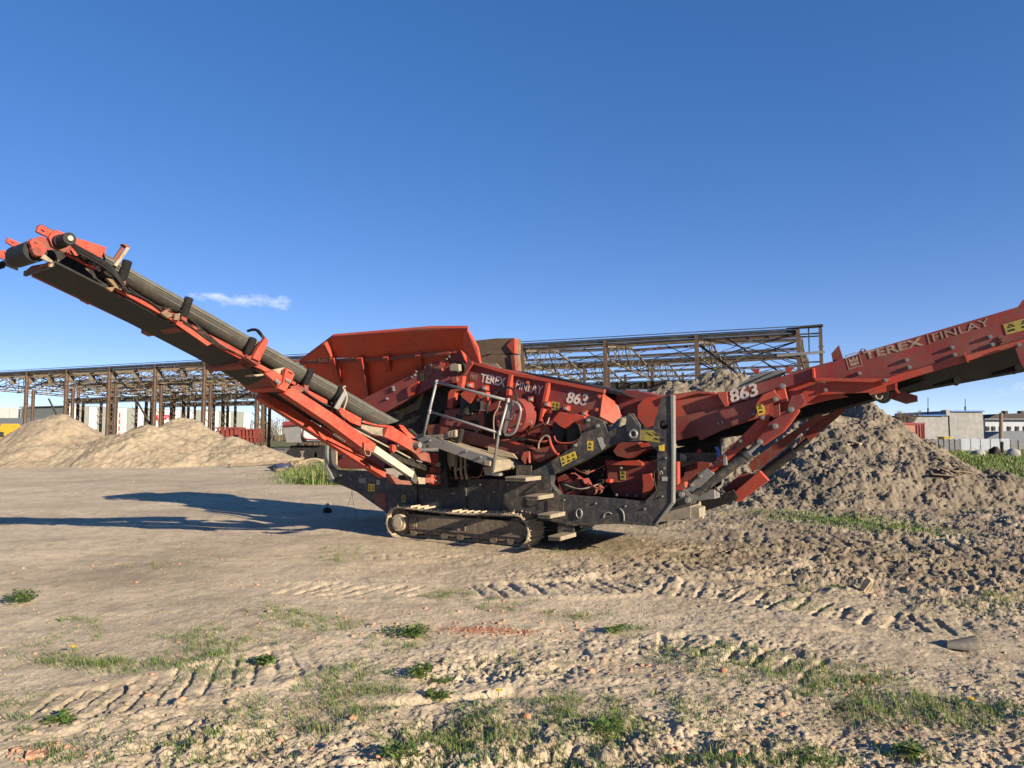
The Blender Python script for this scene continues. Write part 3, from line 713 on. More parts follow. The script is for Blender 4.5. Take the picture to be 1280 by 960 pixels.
for nave in range(2):
    t0 = nave * (SPAN + .6)
    for i in range(NB + 1):
        if nave == 0 or i % 1 == 0: inst('column', ME_COL, HM(i, t0), hall)
        inst('crane_column', ME_CRC, HM(i, t0 + .7), hall)
        inst('crane_column', ME_CRC, HM(i, t0 + SPAN - .7), hall)
        inst('roof_truss', TR[(i + nave) % 3], HM(i, t0), hall)
        if i == NB: break
        if i >= 5: inst('roof_truss', TR[(i + nave + 1) % 3], HM(i + .5, t0, -.05), hall)
        inst('eaves_beam', ME_EAVE, HM(i, t0, 7.9), hall)
        if nave and i % 3: inst('crane_girder', ME_GIR_LIT if (i > 4) else ME_GIR, HM(i, t0 + .7, 5.8), hall)
        inst('roof_brace', ME_ROD2, HM(i, t0 + 8.2), hall); inst('tie_rod', ME_ROD, HM(i, t0 + 3.4), hall)
        inst('crane_girder', ME_GIR_LIT if i > 5 else ME_GIR, HM(i, t0 + SPAN - .7, 5.8), hall)
        for k, (tt, zt) in enumerate(((2.6, 8.0), (5.0, 8.25), (7.4, 8.25), (9.6, 7.9), (11.8, 7.5))):
            if rh.random() < .93: inst('purlin', ME_PUR if (k + i) % 3 else ME_PUR2, HM(i, t0 + tt, zt) @ Matrix.Rotation(rh.gauss(0, .012), 4, 'Y'), hall)
        if i > 6 and rh.random() < .6: inst('purlin', ME_PUR2, HM(i, t0 + 4 + rh.random() * 5, 6.5) @ Matrix.Rotation(rh.gauss(0, .03), 4, 'Y'), hall)
        inst('roof_brace', ME_ROD2, HM(i, t0 + .3), hall); inst('tie_rod', ME_ROD if (i + nave) % 2 else ME_ROD2, HM(i, t0 + 6.5), hall); inst('tie_rod', ME_ROD, HM(i, t0 + .25), hall) if rh.random() < .5 else None
        if i % 2 == 0 and nave == 0 and i < 2: inst('cross_brace', ME_XB, HM(i, t0 + .3), hall)
        if i in (9, 11, 13) and nave == 0: inst('wind_brace', ME_BR, HM(i, t0), hall)
for i in range(NB + 1): inst('column', ME_COL, HM(i, 2 * (SPAN + .6)), hall)
# end bay: doubled corner posts with a light roof
inst('column', ME_COL, HM(-1.25 / BAY), hall)
m = MB(); m.beam((0, 0, 8.12), (-1.4, 0, 8.16), .5, .10); m.beam((0, .5, 7.6), (-1.3, .5, 7.6), .08, .08); m.beam((0, 0, 7.7), (-1.3, 0, 7.7), .08, .08)
m.beam((-.6, 0, 6.5), (-.6, 0, 8.1), .07, .07); m.beam((0, 0, 5.2), (-1.3, 0, 5.2), .12, .16); m.beam((0, 0, 6.0), (-1.3, 0, 6.0), .08, .08)
m.beam((-1.25, .02, 8.1), (.6, 1.6, 8.3), .4, .08); m.beam((-1.25, 2.6, 6.9), (-1.25, .02, 8.1), .12, .12)
inst('end_canopy', m.mesh('end_canopy', M_IRON3), HM(0), hall)
m = MB(); m.beam((1.2, -.25, 6.45), (-1.45, -.25, 6.55), .06, .16); inst('pale_rail', m.mesh('pale_rail', M_GALV), HM(0), hall)
m = MB(); m.beam((.2, 0, 7.3), (5.8, 0, 5.5), .08, .08); m.beam((0.4, 0, 5.0), (4.0, 0, 7.6), .10, .10); m.beam((5.9, .3, 7.4), (3.0, 2.5, 5.0), .12, .12)
inst('fallen_member', m.mesh('fallen_member', M_IRON3), HM(0, .4), hall)

# ------------------------------------------------------------------ things behind, left
M_CLADW = plain('white_cladding', (.46, .47, .46), .6); M_CLADG = plain('grey_green_cladding', (.20, .21, .19), .6); M_SIGN = plain('sign_red', (.62, .03, .05), .5)
M_CLADB = plain('slate_cladding_and_shade', (.11, .125, .15), .6); M_CONC = worn('grey_render', (.235, .235, .23), (.175, .175, .172), dirt=(.30, .295, .28), amt=.6, rough=.9, sc=.25)
M_BLUE = plain('blue_trim', (.05, .14, .40), .5); M_GLASS = plain('dark_glass', (.03, .035, .045), .15); M_ROOF = plain('dark_roof', (.05, .04, .04), .8)
M_TILE = worn('red_roof', (.24, .08, .05), (.18, .06, .04), amt=.3); M_CONT = worn('container_red', (.19, .028, .034), (.15, .022, .028), amt=.3, rough=.55)
M_WOOD = worn('grey_timber', (.17, .13, .09), (.10, .08, .06), dirt=(.26, .21, .15), amt=.5, rough=.9, sc=6); M_WOODP = worn('pale_timber', (.42, .32, .20), (.34, .26, .17), amt=.4, rough=.85, sc=5)
M_LOAD = worn('loader_yellow', (.55, .30, .02), (.48, .25, .02), amt=.35, rough=.5); M_TARP = worn('blue_tarp', (.03, .045, .11), (.02, .025, .05), amt=.2, rough=.4)
M_FENCE = worn('pale_fence_panel', (.27, .30, .34), (.22, .245, .28), amt=.3, rough=.6); M_FENCED = worn('grey_fence_panel', (.12, .13, .145), (.09, .10, .11), amt=.3, rough=.7)
def wall_line(x0, Y0, x1, Y1):
    a = W(x0, HOR, Y0); b = W(x1, HOR, Y1); a.z = b.z = 0; d = (b - a); return a, b, d
a, b, d = wall_line(84, 108, 311, 140)
F = Frame(a, d)
wh = empty('warehouse', a); tag(wh, 'long warehouse with white and grey wall panels and red sign seen through the hall', 'warehouse')
L = d.length
m = MB(); m.box(F.at(L / 2, 6, 2.9), F.ex * L, F.ey * 11.4, UP * 5.8); obj('core', m, M_CLADG, wh)
edges = [84, 97, 109, 120, 139, 149, 157, 168, 178, 187, 224, 231, 241, 251, 263, 272, 280, 287, 294, 303, 311]
cols = 'WGWGRWGWGWGWGWWGWGGW'
for k, cch in enumerate(cols):
    u0 = F.loc(F.P((edges[k], HOR)))[0]; u1 = F.loc(F.P((edges[k + 1], HOR)))[0]
    m = MB(); m.box(F.at((u0 + u1) / 2, -.1 + (.05 if cch == 'G' else 0), 2.95), F.ex * (u1 - u0 - .08), F.ey * .16, UP * 5.9)
    p = obj('wall_panel', m, {'W': M_CLADW, 'G': M_CLADG, 'R': M_CLADW}[cch], wh)
    if cch == 'R':
        for i in range(3):
            for j in range(4):
                m = MB(); m.box(F.at(u0 + (u1 - u0) * (i + .5) / 3, -.2, 1.6 + j * 1.05), F.ex * ((u1 - u0) / 3 - .25), F.ey * .06, UP * .8)
                obj('pane', m, M_SIGN, p)
m = MB(); m.box(F.at(L / 2, 6, 5.98), F.ex * (L + .4), F.ey * 12, UP * .14); obj('roof', m, M_CLADG, wh)
def text(body, F, pl, pr, d, mat, parent, name='lettering', bold=.0, shear=0.0, th=.006, spacing=1.0, hscale=None, name_obj=None):
    cu = bpy.data.curves.new(name, 'FONT'); cu.body = body; cu.offset = bold; cu.shear = shear; cu.space_character = spacing; cu.resolution_u = 3; cu.extrude = .5
    o = bpy.data.objects.new(name, cu); COL.objects.link(o)
    bpy.context.view_layer.update()
    me = bpy.data.meshes.new_from_object(o.evaluated_get(bpy.context.evaluated_depsgraph_get()))
    bpy.data.objects.remove(o); bpy.data.curves.remove(cu)
    co = np.empty(len(me.vertices) * 3, np.float32); me.vertices.foreach_get('co', co); co = co.reshape(-1, 3)
    x0, x1 = co[:, 0].min(), co[:, 0].max(); y0, y1 = co[:, 1].min(), co[:, 1].max()
    A, B = F.P(pl, d), F.P(pr, d); ex = (B - A); Lw = ex.length; ex.normalize(); ez = F.ey.cross(ex)
    if ez.z < 0: ez = -ez
    hh = hscale * Lw if hscale else (y1 - y0) * Lw / (x1 - x0)
    out = []
    for x, y, z in co:
        p = A + ex * ((x - x0) / (x1 - x0) * Lw) + ez * ((y - y0) / (y1 - y0) * hh) - F.ey * ((z + .5) * th)
        out.append(p - ORI[parent])
    me.vertices.foreach_set('co', np.array([q[:] for q in out], np.float32).ravel()); me.update()
    me.materials.clear(); me.materials.append(mat)
    ob = bpy.data.objects.new(name, me); COL.objects.link(ob); ob.parent = parent; ORI[ob] = ORI[parent]; return ob
text('MASPEX', F, (191.5, 525), (220, 525), -.2, M_SIGN, wh, 'sign_lettering', .03, th=.1, hscale=.20)

def bgbox(name, x0, x1, y0, y1, Y, dep, mat, parent):
    p = W(x0, y0, Y); q = W(x1, y1, Y); z0 = max(q.z, -.1)
    m = MB(); m.box(((p.x + q.x) / 2, Y + dep / 2, (p.z + z0) / 2), (q.x - p.x, 0, 0), (0, dep, 0), (0, 0, p.z - z0)); return obj(name, m, mat, parent)
p = W(30, HOR, 118); p.z = 0
sh = empty('low_shed', p); tag(sh, 'low shed with pale panels and a slate grey lower roof at the far left', 'shed')
bgbox('core', -60, 62, 511, 560, 119, 10, M_CLADB, sh)
for k, x in enumerate((-40, -22, 0, 12, 26, 37, 49)):
    bgbox('wall_panel', x, x + (9 if k % 2 else 11), 509.5, 523, 118.6, .3, M_CLADW, sh)
bgbox('lower_roof', -60, 58, 522.5, 560, 108, 9, M_CLADB, sh)
# yellow loader, half hidden by the sand
Yl = 52.0
def lp(px, py, o=0): return W(px, py, Yl + o)
p = lp(8, HOR); p.z = 0; ld = empty('wheel_loader', p); tag(ld, 'yellow wheel loader half hidden behind the sand pile at the left edge', 'loader')
m = MB()
m.prism([lp(*q) for q in ((-30, 536), (-4, 534), (5, 531.5), (20, 532), (21, 541), (12, 544), (11, 556), (-30, 556))], (0, 2.2, 0)); obj('body', m, M_LOAD, ld)
m = MB(); m.prism([lp(a_, b_, -.06) for a_, b_ in ((-12, 539), (4, 540), (4.5, 546), (-12, 546))], (0, .05, 0)); obj('cab_window', m, M_GLASS, ld)
m = MB(); m.prism([lp(*q, o=.3) for q in ((20, 534), (27, 534), (29, 541), (24, 556), (14, 556), (13, 546))], (0, 1.5, 0)); obj('engine_housing', m, M_VOID, ld)
m = MB(); m.box(lp(13, 531, .8), (.9, 0, 0), (0, .7, 0), (0, 0, .14)); obj('roof_beacon_bar', m, M_LOAD, ld)
for x in (-16, 18):
    c = lp(x, HOR, -.1); c.z = .62; w_ = MB(); w_.cyl(c, c + Vector((0, .55, 0)), .66, 22); o = obj('wheel', w_, M_BLACK, ld)
    w_ = MB(); w_.cyl(c + Vector((0, -.03, 0)), c + Vector((0, .2, 0)), .32, 14); obj('rim', w_, M_LOAD, o)
# dark parked car between the two sand piles
def car(px, Y, mat, label, L=4.2, ang=0.0, name='parked_car'):
    c = W(px, HOR, Y); c.z = gz(c.x, c.y, False); r0 = empty(name, c); tag(r0, label, 'car')
    Rz = Matrix.Rotation(ang, 3, 'Z')
    def q(x, y, z): return c + Rz @ Vector((x, y, z))
    prof = [(-L / 2, .35), (-L / 2, .82), (-L * .36, .92), (-L * .22, 1.38), (L * .16, 1.42), (L * .30, .95), (L * .47, .82), (L / 2, .62), (L / 2, .35)]
    m = MB(); m.prism([q(x, -.86, z) for x, z in prof], Rz @ Vector((0, 1.72, 0))); obj('body', m, mat, r0)
    for s in (-1, 1):
        m = MB(); m.prism([q(x, s * .875 - .01, z) for x, z in ((-L * .3, .95), (-L * .2, 1.32), (L * .14, 1.34), (L * .24, .95))], Rz @ Vector((0, .02, 0))); obj('side_window', m, M_GLASS, r0)
        for x in (-L * .32, L * .32):
            m = MB(); m.cyl(q(x, s * .9, .32), q(x, s * .68, .32), .33, 18); w0 = obj('wheel', m, M_BLACK, r0)
            m = MB(); m.cyl(q(x, s * .92, .32), q(x, s * .80, .32), .19, 12); obj('rim', m, M_GALV, w0)
    return r0
car(153, 58, plain('car_dark_blue', (.03, .04, .06), .25), 'dark blue car parked behind the dip between the two sand piles', ang=.3)
# stacked red steel skips by the hall
for k, (x0, x1, y0, y1, Y, lb) in enumerate(((270, 297, 534, 553, 50, 'red steel skip half buried behind the right end of the long sand pile'), (298, 320, 536, 546, 48, 'upper orange-red steel skip stacked beside the hall columns'), (298, 321, 545.5, 553, 47.6, 'lower orange-red steel skip under the other near the hall columns'))):
    p, q = W(x0, y0, Y), W(x1, y1, Y); r0 = empty('steel_skip', Vector(((p.x + q.x) / 2, Y, max(0, q.z)))); tag(r0, lb, 'skip', 'red skips by the hall')
    w0, h0 = q.x - p.x, p.z - q.z; z0 = q.z
    m = MB(); o4 = [Vector((p.x + .15, Y, z0)), Vector((q.x - .25, Y, z0)), Vector((q.x, Y, p.z)), Vector((p.x, Y, p.z - (.25 if k == 0 else 0)))]
    m.prism(o4, (0, 1.6, 0)); b0 = obj('tub', m, M_FADE, r0)
    for i in range(5):
        x = p.x + w0 * (i + .5) / 5; m = MB(); m.box((x, Y - .05, z0 + h0 / 2), (.09, 0, 0), (0, .1, 0), (0, 0, h0 * .85)); obj('rib', m, M_REDD, b0)
    m = MB(); m.box((p.x + w0 / 2, Y - .04, p.z - .05), (w0 + .04, 0, 0), (0, .14, 0), (0, 0, .1)); obj('rim', m, M_FADE, r0)
# white tipper trailer under the conveyor
Yt = 44.0
c = W(378, HOR, Yt); c.z = 0; tt = empty('tipper_trailer', c); tag(tt, 'white tipper trailer with a rolled red tarpaulin under the side conveyor', 'trailer')
def tp2(px, py, o=0): return W(px, py, Yt + o)
m = MB(); m.prism([tp2(*q) for q in ((376, 532), (412, 532), (412, 551), (384, 551), (377, 546))], (.4, 4.5, 0)); obj('tub', m, M_CLADW, tt)
m = MB(); m.prism([tp2(*q) for q in ((354, 532), (375.5, 532), (375.5, 553), (358, 553))], (.4, 4.0, 0)); obj('tailgate', m, M_GALV, tt)
m = MB(); m.tube([tp2(354, 530.5, -.1), tp2(372, 529, -.1), tp2(390, 530, .2)], .16, 10); obj('tarpaulin_roll', m, M_CONT, tt)
m = MB(); m.tube([tp2(380, 535, -.06), tp2(379, 545, -.06), tp2(385, 549, -.06), tp2(404, 549.5, -.06)], .035, 6); obj('red_stripe', m, M_CONT, tt)
for x in (366, 388, 402):
    cc = tp2(x, HOR, .3); cc.z = .42; m = MB(); m.cyl(cc, cc + Vector((0, .4, 0)), .42, 18); obj('wheel', m, M_BLACK, tt)
m = MB(); m.box((c.x + .3, Yt + 1.6, .85), (2.6, 0, 0), (0, 1.4, 0), (0, 0, .3)); obj('chassis', m, M_VOID, tt)
# crumpled blue tarpaulin
def lump(name, px, py, Y, rx, ry, rz, mat, label, cat, seed, jit=.35, parent=None):
    c = W(px, py, Y); c.z = max(gz(c.x, c.y, False), 0); r_ = np.random.RandomState(seed)
    V = ICO2_V * (1 + jit * (r_.rand(len(ICO2_V), 1) - .5)); V = V * np.array([rx, ry, rz]) + np.array([0, 0, rz * .7])
    o = tri_mesh(name, V, ICO2_F, mat); o.location = c; tag(o, label, cat); return o
lump('tarpaulin_bundle', 352, 560, 33, .5, .4, .22, M_TARP, 'crumpled dark blue tarpaulin lying left of the tall grass', 'tarpaulin', 3, 1.3)
# timber lying in front of the grass bank
tl = [((286, 586), (410, 578), .16, 'long dark timber beam reaching furthest left by the grass bank'), ((330, 581), (412, 575), .14, 'dark timber beam lying behind the other beams near the grass'), ((345, 591), (412, 586), .15, 'nearest dark timber beam beside the machine end'), ((352, 586), (420, 583), .12, 'thin dark timber between two thicker beams by the machine')]
for (p, q, w, lb) in tl:
    a = G(*p); b = G(*q); a.z = gz(a.x, a.y, False) + w * .6 ; b.z = gz(b.x, b.y, False) + w * .9
    m = MB(); n_ = 6; pts = [a.lerp(b, i / n_) for i in range(n_ + 1)]
    for i in range(n_): m.beam(pts[i], pts[i + 1], w * (1 + .1 * math.sin(i * 2.1)), w * .8)
    o = obj('timber_beam', m, M_WOOD, None, loc=a.lerp(b, .5)); tag(o, lb, 'timber', 'old timber by the grass bank')
m = MB(); a = G(373, 588); a.z = .3
m.tube([a, a + Vector((.4, .1, .18)), a + Vector((.9, 0, .22)), a + Vector((1.3, -.1, .02))], .06, 8); tag(obj('broken_branch', m, M_WOODP, None, loc=a), 'pale broken branch curving over the dark timber', 'branch')
m = MB(); a = G(366, 590); a.z = .28
for k in range(9): m.tube([a, a + Vector((random.uniform(-.3, .6), random.uniform(-.2, .3), random.uniform(.1, .4))), a + Vector((random.uniform(-.4, .9), random.uniform(-.3, .3), random.uniform(0, .3)))], .014, 5)
tag(obj('brushwood', m, M_WOODP, None, loc=a), 'small heap of dry brushwood on the timber', 'brushwood')

# ------------------------------------------------------------------ things behind, right
Yb = 112.0
c = W(1187, HOR, Yb); c.z = 0; gb = empty('rendered_building', c); tag(gb, 'blank grey rendered building with blue roof edge and small chimneys', 'building')
bgbox('wall', 1143, 1186.5, 519.5, 560, Yb, 16, M_CONC, gb); bgbox('wall', 1186.6, 1230.5, 514.5, 560, Yb - .05, 16, M_CONC, gb)
r1 = bgbox('roof_edge', 1142, 1182, 518.4, 519.6, Yb - .4, 16.6, M_BLUE, gb); r2 = bgbox('roof_edge', 1188.6, 1231, 513.2, 514.6, Yb - .4, 16.6, M_BLUE, gb)
bgbox('chimney', 1175, 1181, 514, 518.5, Yb + 3, 1.2, M_TILE, gb); bgbox('chimney', 1182.6, 1188.5, 512.4, 519.6, Yb - .3, 1.4, M_CONC, gb)
for x, y0, y1, Y, lb in ((1160, 497, 519, 117, 'thin aerial mast on the left of the grey building roof'), (1206.5, 499, 514, 117, 'thin aerial mast on the right of the grey building roof')):
    a = W(x, y1, Y); b = W(x, y0, Y); m = MB(); m.cyl(a, a.lerp(b, .4), .12, 8); m.cyl(a.lerp(b, .4), b, .05, 6); o = obj('aerial_mast', m, M_VOID, None, loc=a); tag(o, lb, 'mast', 'aerial masts')
c = W(1265, HOR, 120); c.z = 0; ob_ = empty('office_building', c); tag(ob_, 'white two-storey building with a row of dark windows at the right edge', 'building')
bgbox('wall', 1231.5, 1330, 524.5, 560, 122, 12, plain('pale_blue_wall', (.34, .36, .40), .7), ob_)
rf = bgbox('roof', 1231, 1330, 523, 524.8, 121.3, 13.5, M_FENCED, ob_)
m = MB(); m.prism([W(x, y, 131) for x, y in ((1233, 524), (1246, 517.5), (1262, 517), (1330, 514.5), (1330, 524))], (0, 6, 0)); obj('dark_roof', m, M_ROOF, ob_)
for x in (1256, 1276): bgbox('chimney', x, x + 4, 513.5, 518, 133, 1, M_ROOF, ob_)
for k, x in enumerate((1233, 1240.5, 1250, 1260, 1270, 1280, 1290)):
    w0 = bgbox('window', x, x + 4.6, 532.5, 538.5, 121.9, .12, M_WHITE, ob_); bgbox('pane', x + .5, x + 4.1, 533, 538, 121.8, .1, M_GLASS, w0)
    w0 = bgbox('window', x, x + 4.6, 543.5, 549.5, 121.9, .12, M_WHITE, ob_); bgbox('pane', x + .5, x + 4.1, 544, 549, 121.8, .1, M_GLASS, w0)
m = MB(); m.prism([W(x, y, 116) for x, y in ((1232, 549), (1252, 539.5), (1330, 538), (1330, 556), (1232, 556))], (0, 5, 0)); obj('wall_shadow', m, M_CLADB, ob_)  # dark blue slab stands in for the shadow on the lower wall
c = W(1120, HOR, 90); c.z = 0; hs = empty('tiled_house', c); tag(hs, 'low house roof with red tiles behind the container', 'house')
m = MB(); m.prism([W(x, y, 128) for x, y in ((1090, 530), (1098, 524), (1138, 524), (1142, 530))], (0, 8, 0)); obj('roof', m, M_TILE, hs); bgbox('wall', 1092, 1141, 529.6, 556, 128.5, 7, M_CONC, hs)
# container
Yc = 74.0; c = W(1130, HOR, Yc); c.z = 0; ct = empty('shipping_container', c); tag(ct, 'dark red steel container standing behind the soil pile', 'container')
bgbox('body', 1108, 1156, 530, 553, Yc + .06, 2.6, M_CONT, ct); bgbox('roof_rail', 1107.6, 1156.6, 528.4, 530.2, Yc, 2.75, M_CONT, ct)
for k, x in enumerate((1146, 1149.5, 1153)): bgbox('corrugation', x, x + 1.6, 531, 552, Yc - .02, .1, M_CONT, ct)
bgbox('corner_post', 1155, 1156.8, 529, 553, Yc - .02, .2, M_CONT, ct); bgbox('side_panel', 1109, 1144, 532, 545, Yc + .0, .05, worn('rusty_panel', (.30, .12, .07), (.24, .10, .06), amt=.3), ct)
# fences
def fence(x0, x1, y0, Y, n, mat, label, post=True):
    c = W((x0 + x1) / 2, HOR, Y); c.z = 0; f0 = empty('panel_fence', c); tag(f0, label, 'fence')
    for k in range(n):
        a_, b_ = x0 + (x1 - x0) * k / n, x0 + (x1 - x0) * (k + 1) / n
        bgbox('panel', a_ + .08, b_ - .08, y0 + random.uniform(-.3, .3), 575, Y + random.uniform(-.04, .04), .08, mat, f0)
        if post: bgbox('post', b_ - .25, b_ + .25, y0 - .8, 575, Y + .15, .12, M_FENCED, f0)
fence(1146, 1200.5, 549, 71, 8, M_FENCED, 'dark grey panel fence between the soil pile and the pale fence')
fence(1201, 1263, 548.6, 68, 5, M_FENCE, 'pale blue-white panel fence at the right', False)
fence(1263.5, 1330, 550.5, 71, 7, M_FENCED, 'dark grey panel fence running out of the right edge')
def stick(name, px, y0, y1, Y, r, mat, label, cat):
    a = W(px, y1, Y); a.z = min(a.z, 0) ; b = W(px + .3, y0, Y); m = MB(); m.cyl(a, b, r, 10, r * .8); o = obj(name, m, mat, None, loc=a); tag(o, label, cat); return o
stick('utility_pole', 1251, 516, 560, 84, .22, M_WOOD, 'tall dark wooden pole in front of the white building', 'pole')
stick('fence_post', 1252.5, 552, 566, 60, .12, M_VOID, 'short black post in front of the pale fence', 'post')
lump('concrete_block', 1224, 566, 52, .5, .4, .36, M_CONC, 'rounded pale concrete lump in the meadow, left one', 'concrete block', 8, .55)
lump('concrete_block', 1266, 566, 50, .42, .4, .42, M_CONC, 'rounded pale concrete lump in the meadow below the short post, right one', 'concrete block', 9, .55)
lump('scrap_heap', 1244, 566, 55, .4, .3, .45, M_VOID, 'dark scrap lump standing against the pale fence', 'scrap', 12, .6)
c = W(1185, HOR, 76); c.z = 0; yc = empty('yellow_skip', c); tag(yc, 'small yellow skip just showing over the dark fence below the grey building', 'skip')
M_YSK = plain('skip_yellow', (.38, .28, .03), .6); bgbox('tub', 1180.5, 1190, 546.6, 562, 76, 1.2, M_YSK, yc); bgbox('rim', 1179.5, 1191, 545.8, 546.8, 75.9, 1.4, M_YSK, yc)
# bare tree beside the container
def bare_tree(px, Y, h, label, seed):
    r_ = random.Random(seed); c = W(px, HOR, Y); c.z = 0; t0 = empty('bare_tree', c); tag(t0, label, 'tree')
    tr = MB(); br = MB(); tr.cyl(c, c + Vector((.1, 0, h * .32)), .24, 10, .17)
    def grow(p, d, L, r, n):
        q = p + d * L; (tr if n > 4 else br).cyl(p, q, r, 6 if n > 2 else 4, r * .65)
        if n == 0: return
        for _ in range(3 if n > 1 else 4):
            v = (d + Vector((r_.gauss(0, .42), r_.gauss(0, .42), r_.gauss(.08, .25)))).normalized()
            grow(p + d * L * r_.uniform(.55, 1), v, L * r_.uniform(.6, .85), r * .6, n - 1)
    for _ in range(4): grow(c + Vector((.1, 0, h * .3)), Vector((r_.gauss(0, .45), r_.gauss(0, .4), 1)).normalized(), h * .2, .12, 5)
    obj('trunk', tr, M_WOOD, t0, recalc=False); obj('crown', br, M_WOOD, t0, recalc=False)
bare_tree(1135, 100, 6.4, 'bare leafless tree rising behind the container below the conveyor', 3)
# far wood on the horizon, grey and leafless
mb = MB()
for k in range(900):
    x = random.uniform(-60, 520); Y = random.uniform(190, 230); a = W(x, HOR, Y); a.z = 0; h = random.uniform(3.5, 6.5) + (1.2 if 280 < x < 480 else 0)
    mb.cyl(a, a + Vector((random.gauss(0, .6), 0, h)), .14, 4, .02)
    for _ in range(3):
        z = random.uniform(.3, .8) * h; p = a + Vector((0, 0, z)); mb.cyl(p, p + Vector((random.gauss(0, 1.1), random.gauss(0, .5), random.uniform(.6, 1.6))), .06, 3, .01)
tag(obj('leafless_trees', mb, M_WOOD, None, recalc=False), 'grey leafless trees along the far horizon at the left', 'trees', kind='stuff')

# ------------------------------------------------------------------ loose things on the ground
def ground_block(name, px, py, size, rot, mat, label, cat, seed=1, lift=.5):
    c = GG(px, py); r_ = random.Random(seed); bm = bmesh.new(); bmesh.ops.create_cube(bm, size=1)
    bmesh.ops.subdivide_edges(bm, edges=bm.edges, cuts=2, use_grid_fill=True)
    for v in bm.verts: v.co = Vector((v.co.x * size[0], v.co.y * size[1], v.co.z * size[2])) + Vector((r_.gauss(0, 1), r_.gauss(0, 1), r_.gauss(0, 1))) * min(size) * .07
    me = bpy.data.meshes.new(name); bm.to_mesh(me); bm.free(); me.materials.append(mat)
    o = bpy.data.objects.new(name, me); COL.objects.link(o); o.location = c + Vector((0, 0, size[2] * lift)); o.rotation_euler = rot; tag(o, label, cat); return o
ground_block('wood_chunk', 1084, 738, (.06, .07, .17), (.5, .35, .3), M_WOODP, 'short split wood chunk stuck upright in the tyre track at the right', 'wood', 2, .35)
lump('dark_stone', 409, 641, 0, .085, .07, .065, M_VOID, 'single dark stone on the shaded dirt under the machine end', 'stone', 21, .7)
bpy.data.objects['dark_stone'].location = GG(409, 641)
m = MB(); c = GG(1206, 811); n_ = 12                          # flattened piece of black pipe
for i in range(n_):
    a0, a1 = math.pi * (i / n_) * 1.25 - .4, math.pi * ((i + 1) / n_) * 1.25 - .4
    def pp(a_, x, s=1.0): return c + Vector((x, 0, 0)) + Vector((-.05 * x * 0 + .02 * math.cos(a_), .085 * math.cos(a_) * s, .015 + .075 * math.sin(a_) * s))
    m.add([pp(a0, -.14, .45), pp(a1, -.14, .45), pp(a1, .09), pp(a0, .09), pp(a0, -.14, .35), pp(a1, -.14, .35), pp(a1, .09, .9), pp(a0, .09, .9)], [(0, 1, 2, 3), (7, 6, 5, 4), (3, 2, 6, 7), (0, 4, 5, 1)])
o = obj('pipe_scrap', m, worn('pipe_plastic', (.085, .08, .07), (.12, .11, .095), amt=.45, rough=.6), None, smooth=True, loc=c, recalc=False); tag(o, 'torn flattened piece of dark pipe lying at the right', 'pipe piece')
0 and ground_block('flat_stone', 985, 838, (.34, .20, .05), (.05, .05, .4), M_CLOD, 'flat pale stone slab half sunk in the grass at the right', 'stone', 5, .2)
ground_block('brick_lump', 45, 946, (.09, .06, .035), (.1, .1, .5), M_BRICK, 'orange-red crumbled brick lump near the bottom left corner', 'brick', 6, .1)
for k, (px, py, n_, lb) in enumerate(((1190, 590, 9, 'broken boards and roots sticking out of the soil pile slope'),)):
    DG.clear(); c = hit(px, py); r_ = random.Random(3); wd = empty('wood_debris', c); tag(wd, lb, 'wood debris')
    for i in range(n_):
        a = hit(px + r_.uniform(-28, 14), py + r_.uniform(-16, 10)); b = hit(px + r_.uniform(-20, 28), py + r_.uniform(-6, 16)); b = a + (b - a).normalized() * min(1.1, (b - a).length); m = MB(); m.beam(a + Vector((0, -.05, .08)), b + Vector((0, -.08, .10)), r_.uniform(.04, .13), .03); obj('board', m, M_WOOD, wd)
DG.clear()
for (x0, y0), (x1, y1), Y, lb in (((1062, 553), (1076, 557), 17.6, 'pale plank fragment lying high on the tall soil pile'), ((1046, 561), (1062, 557), 17.4, 'dark stick on the tall soil pile left of the pale plank'), ((1031, 566), (1040, 580), 17.0, 'short black board on the tall soil pile under the conveyor')):
    a, b = hit(x0, y0), hit(x1, y1); a.z += .04; b.z += .04; b = a + (b - a).normalized() * min(.6, (b - a).length); m = MB(); m.beam(a, b, .10, .04); tag(obj('plank_fragment', m, M_WOODP if 'pale' in lb else M_VOID, None, loc=a), lb, 'plank')
# ------------------------------------------------------------------ the screening machine
MA = R(30.0)
O_ = G(655, 688); MF = Frame(O_, Vector((math.cos(MA), -math.sin(MA), 0)))
mach = empty('screening_machine', MF.at(-1.0, 1.2, 0))
tag(mach, 'worn red and dark grey tracked screening machine with raised conveyors on both ends', 'screening machine')
def part(name, k, pts, d, th, mat, parent=None, F=MF, holes=()):
    m = MB(); m.plate(F, k, pts, d, th, holes); return obj(name, m, mat, parent or mach)
def pcyl(name, k, c, r, d0, d1, mat, parent=None, F=MF, n=20, r2=None, smooth=True):     # axis across the machine, r in crop pixels
    a = F.P(z1p(k, *c), d0); e = F.P(z1p(k, c[0] + r, c[1]), d0); rad = abs((e - a).dot(F.ex))
    m = MB(); m.cyl(a, a + F.ey * (d1 - d0), rad, n, None if r2 is None else rad * r2); return obj(name, m, mat, parent or mach, smooth)
def ptube(name, k, pts, d, r, mat, parent=None, F=MF, n=8, sub=4, closed=False):
    ds = d if isinstance(d, (list, tuple)) else [d] * len(pts)
    m = MB(); m.tube([F.P(q, dd) for q, dd in zip(zz(k, pts), ds)], r, n, closed, sub); return obj(name, m, mat, parent or mach, 'all')
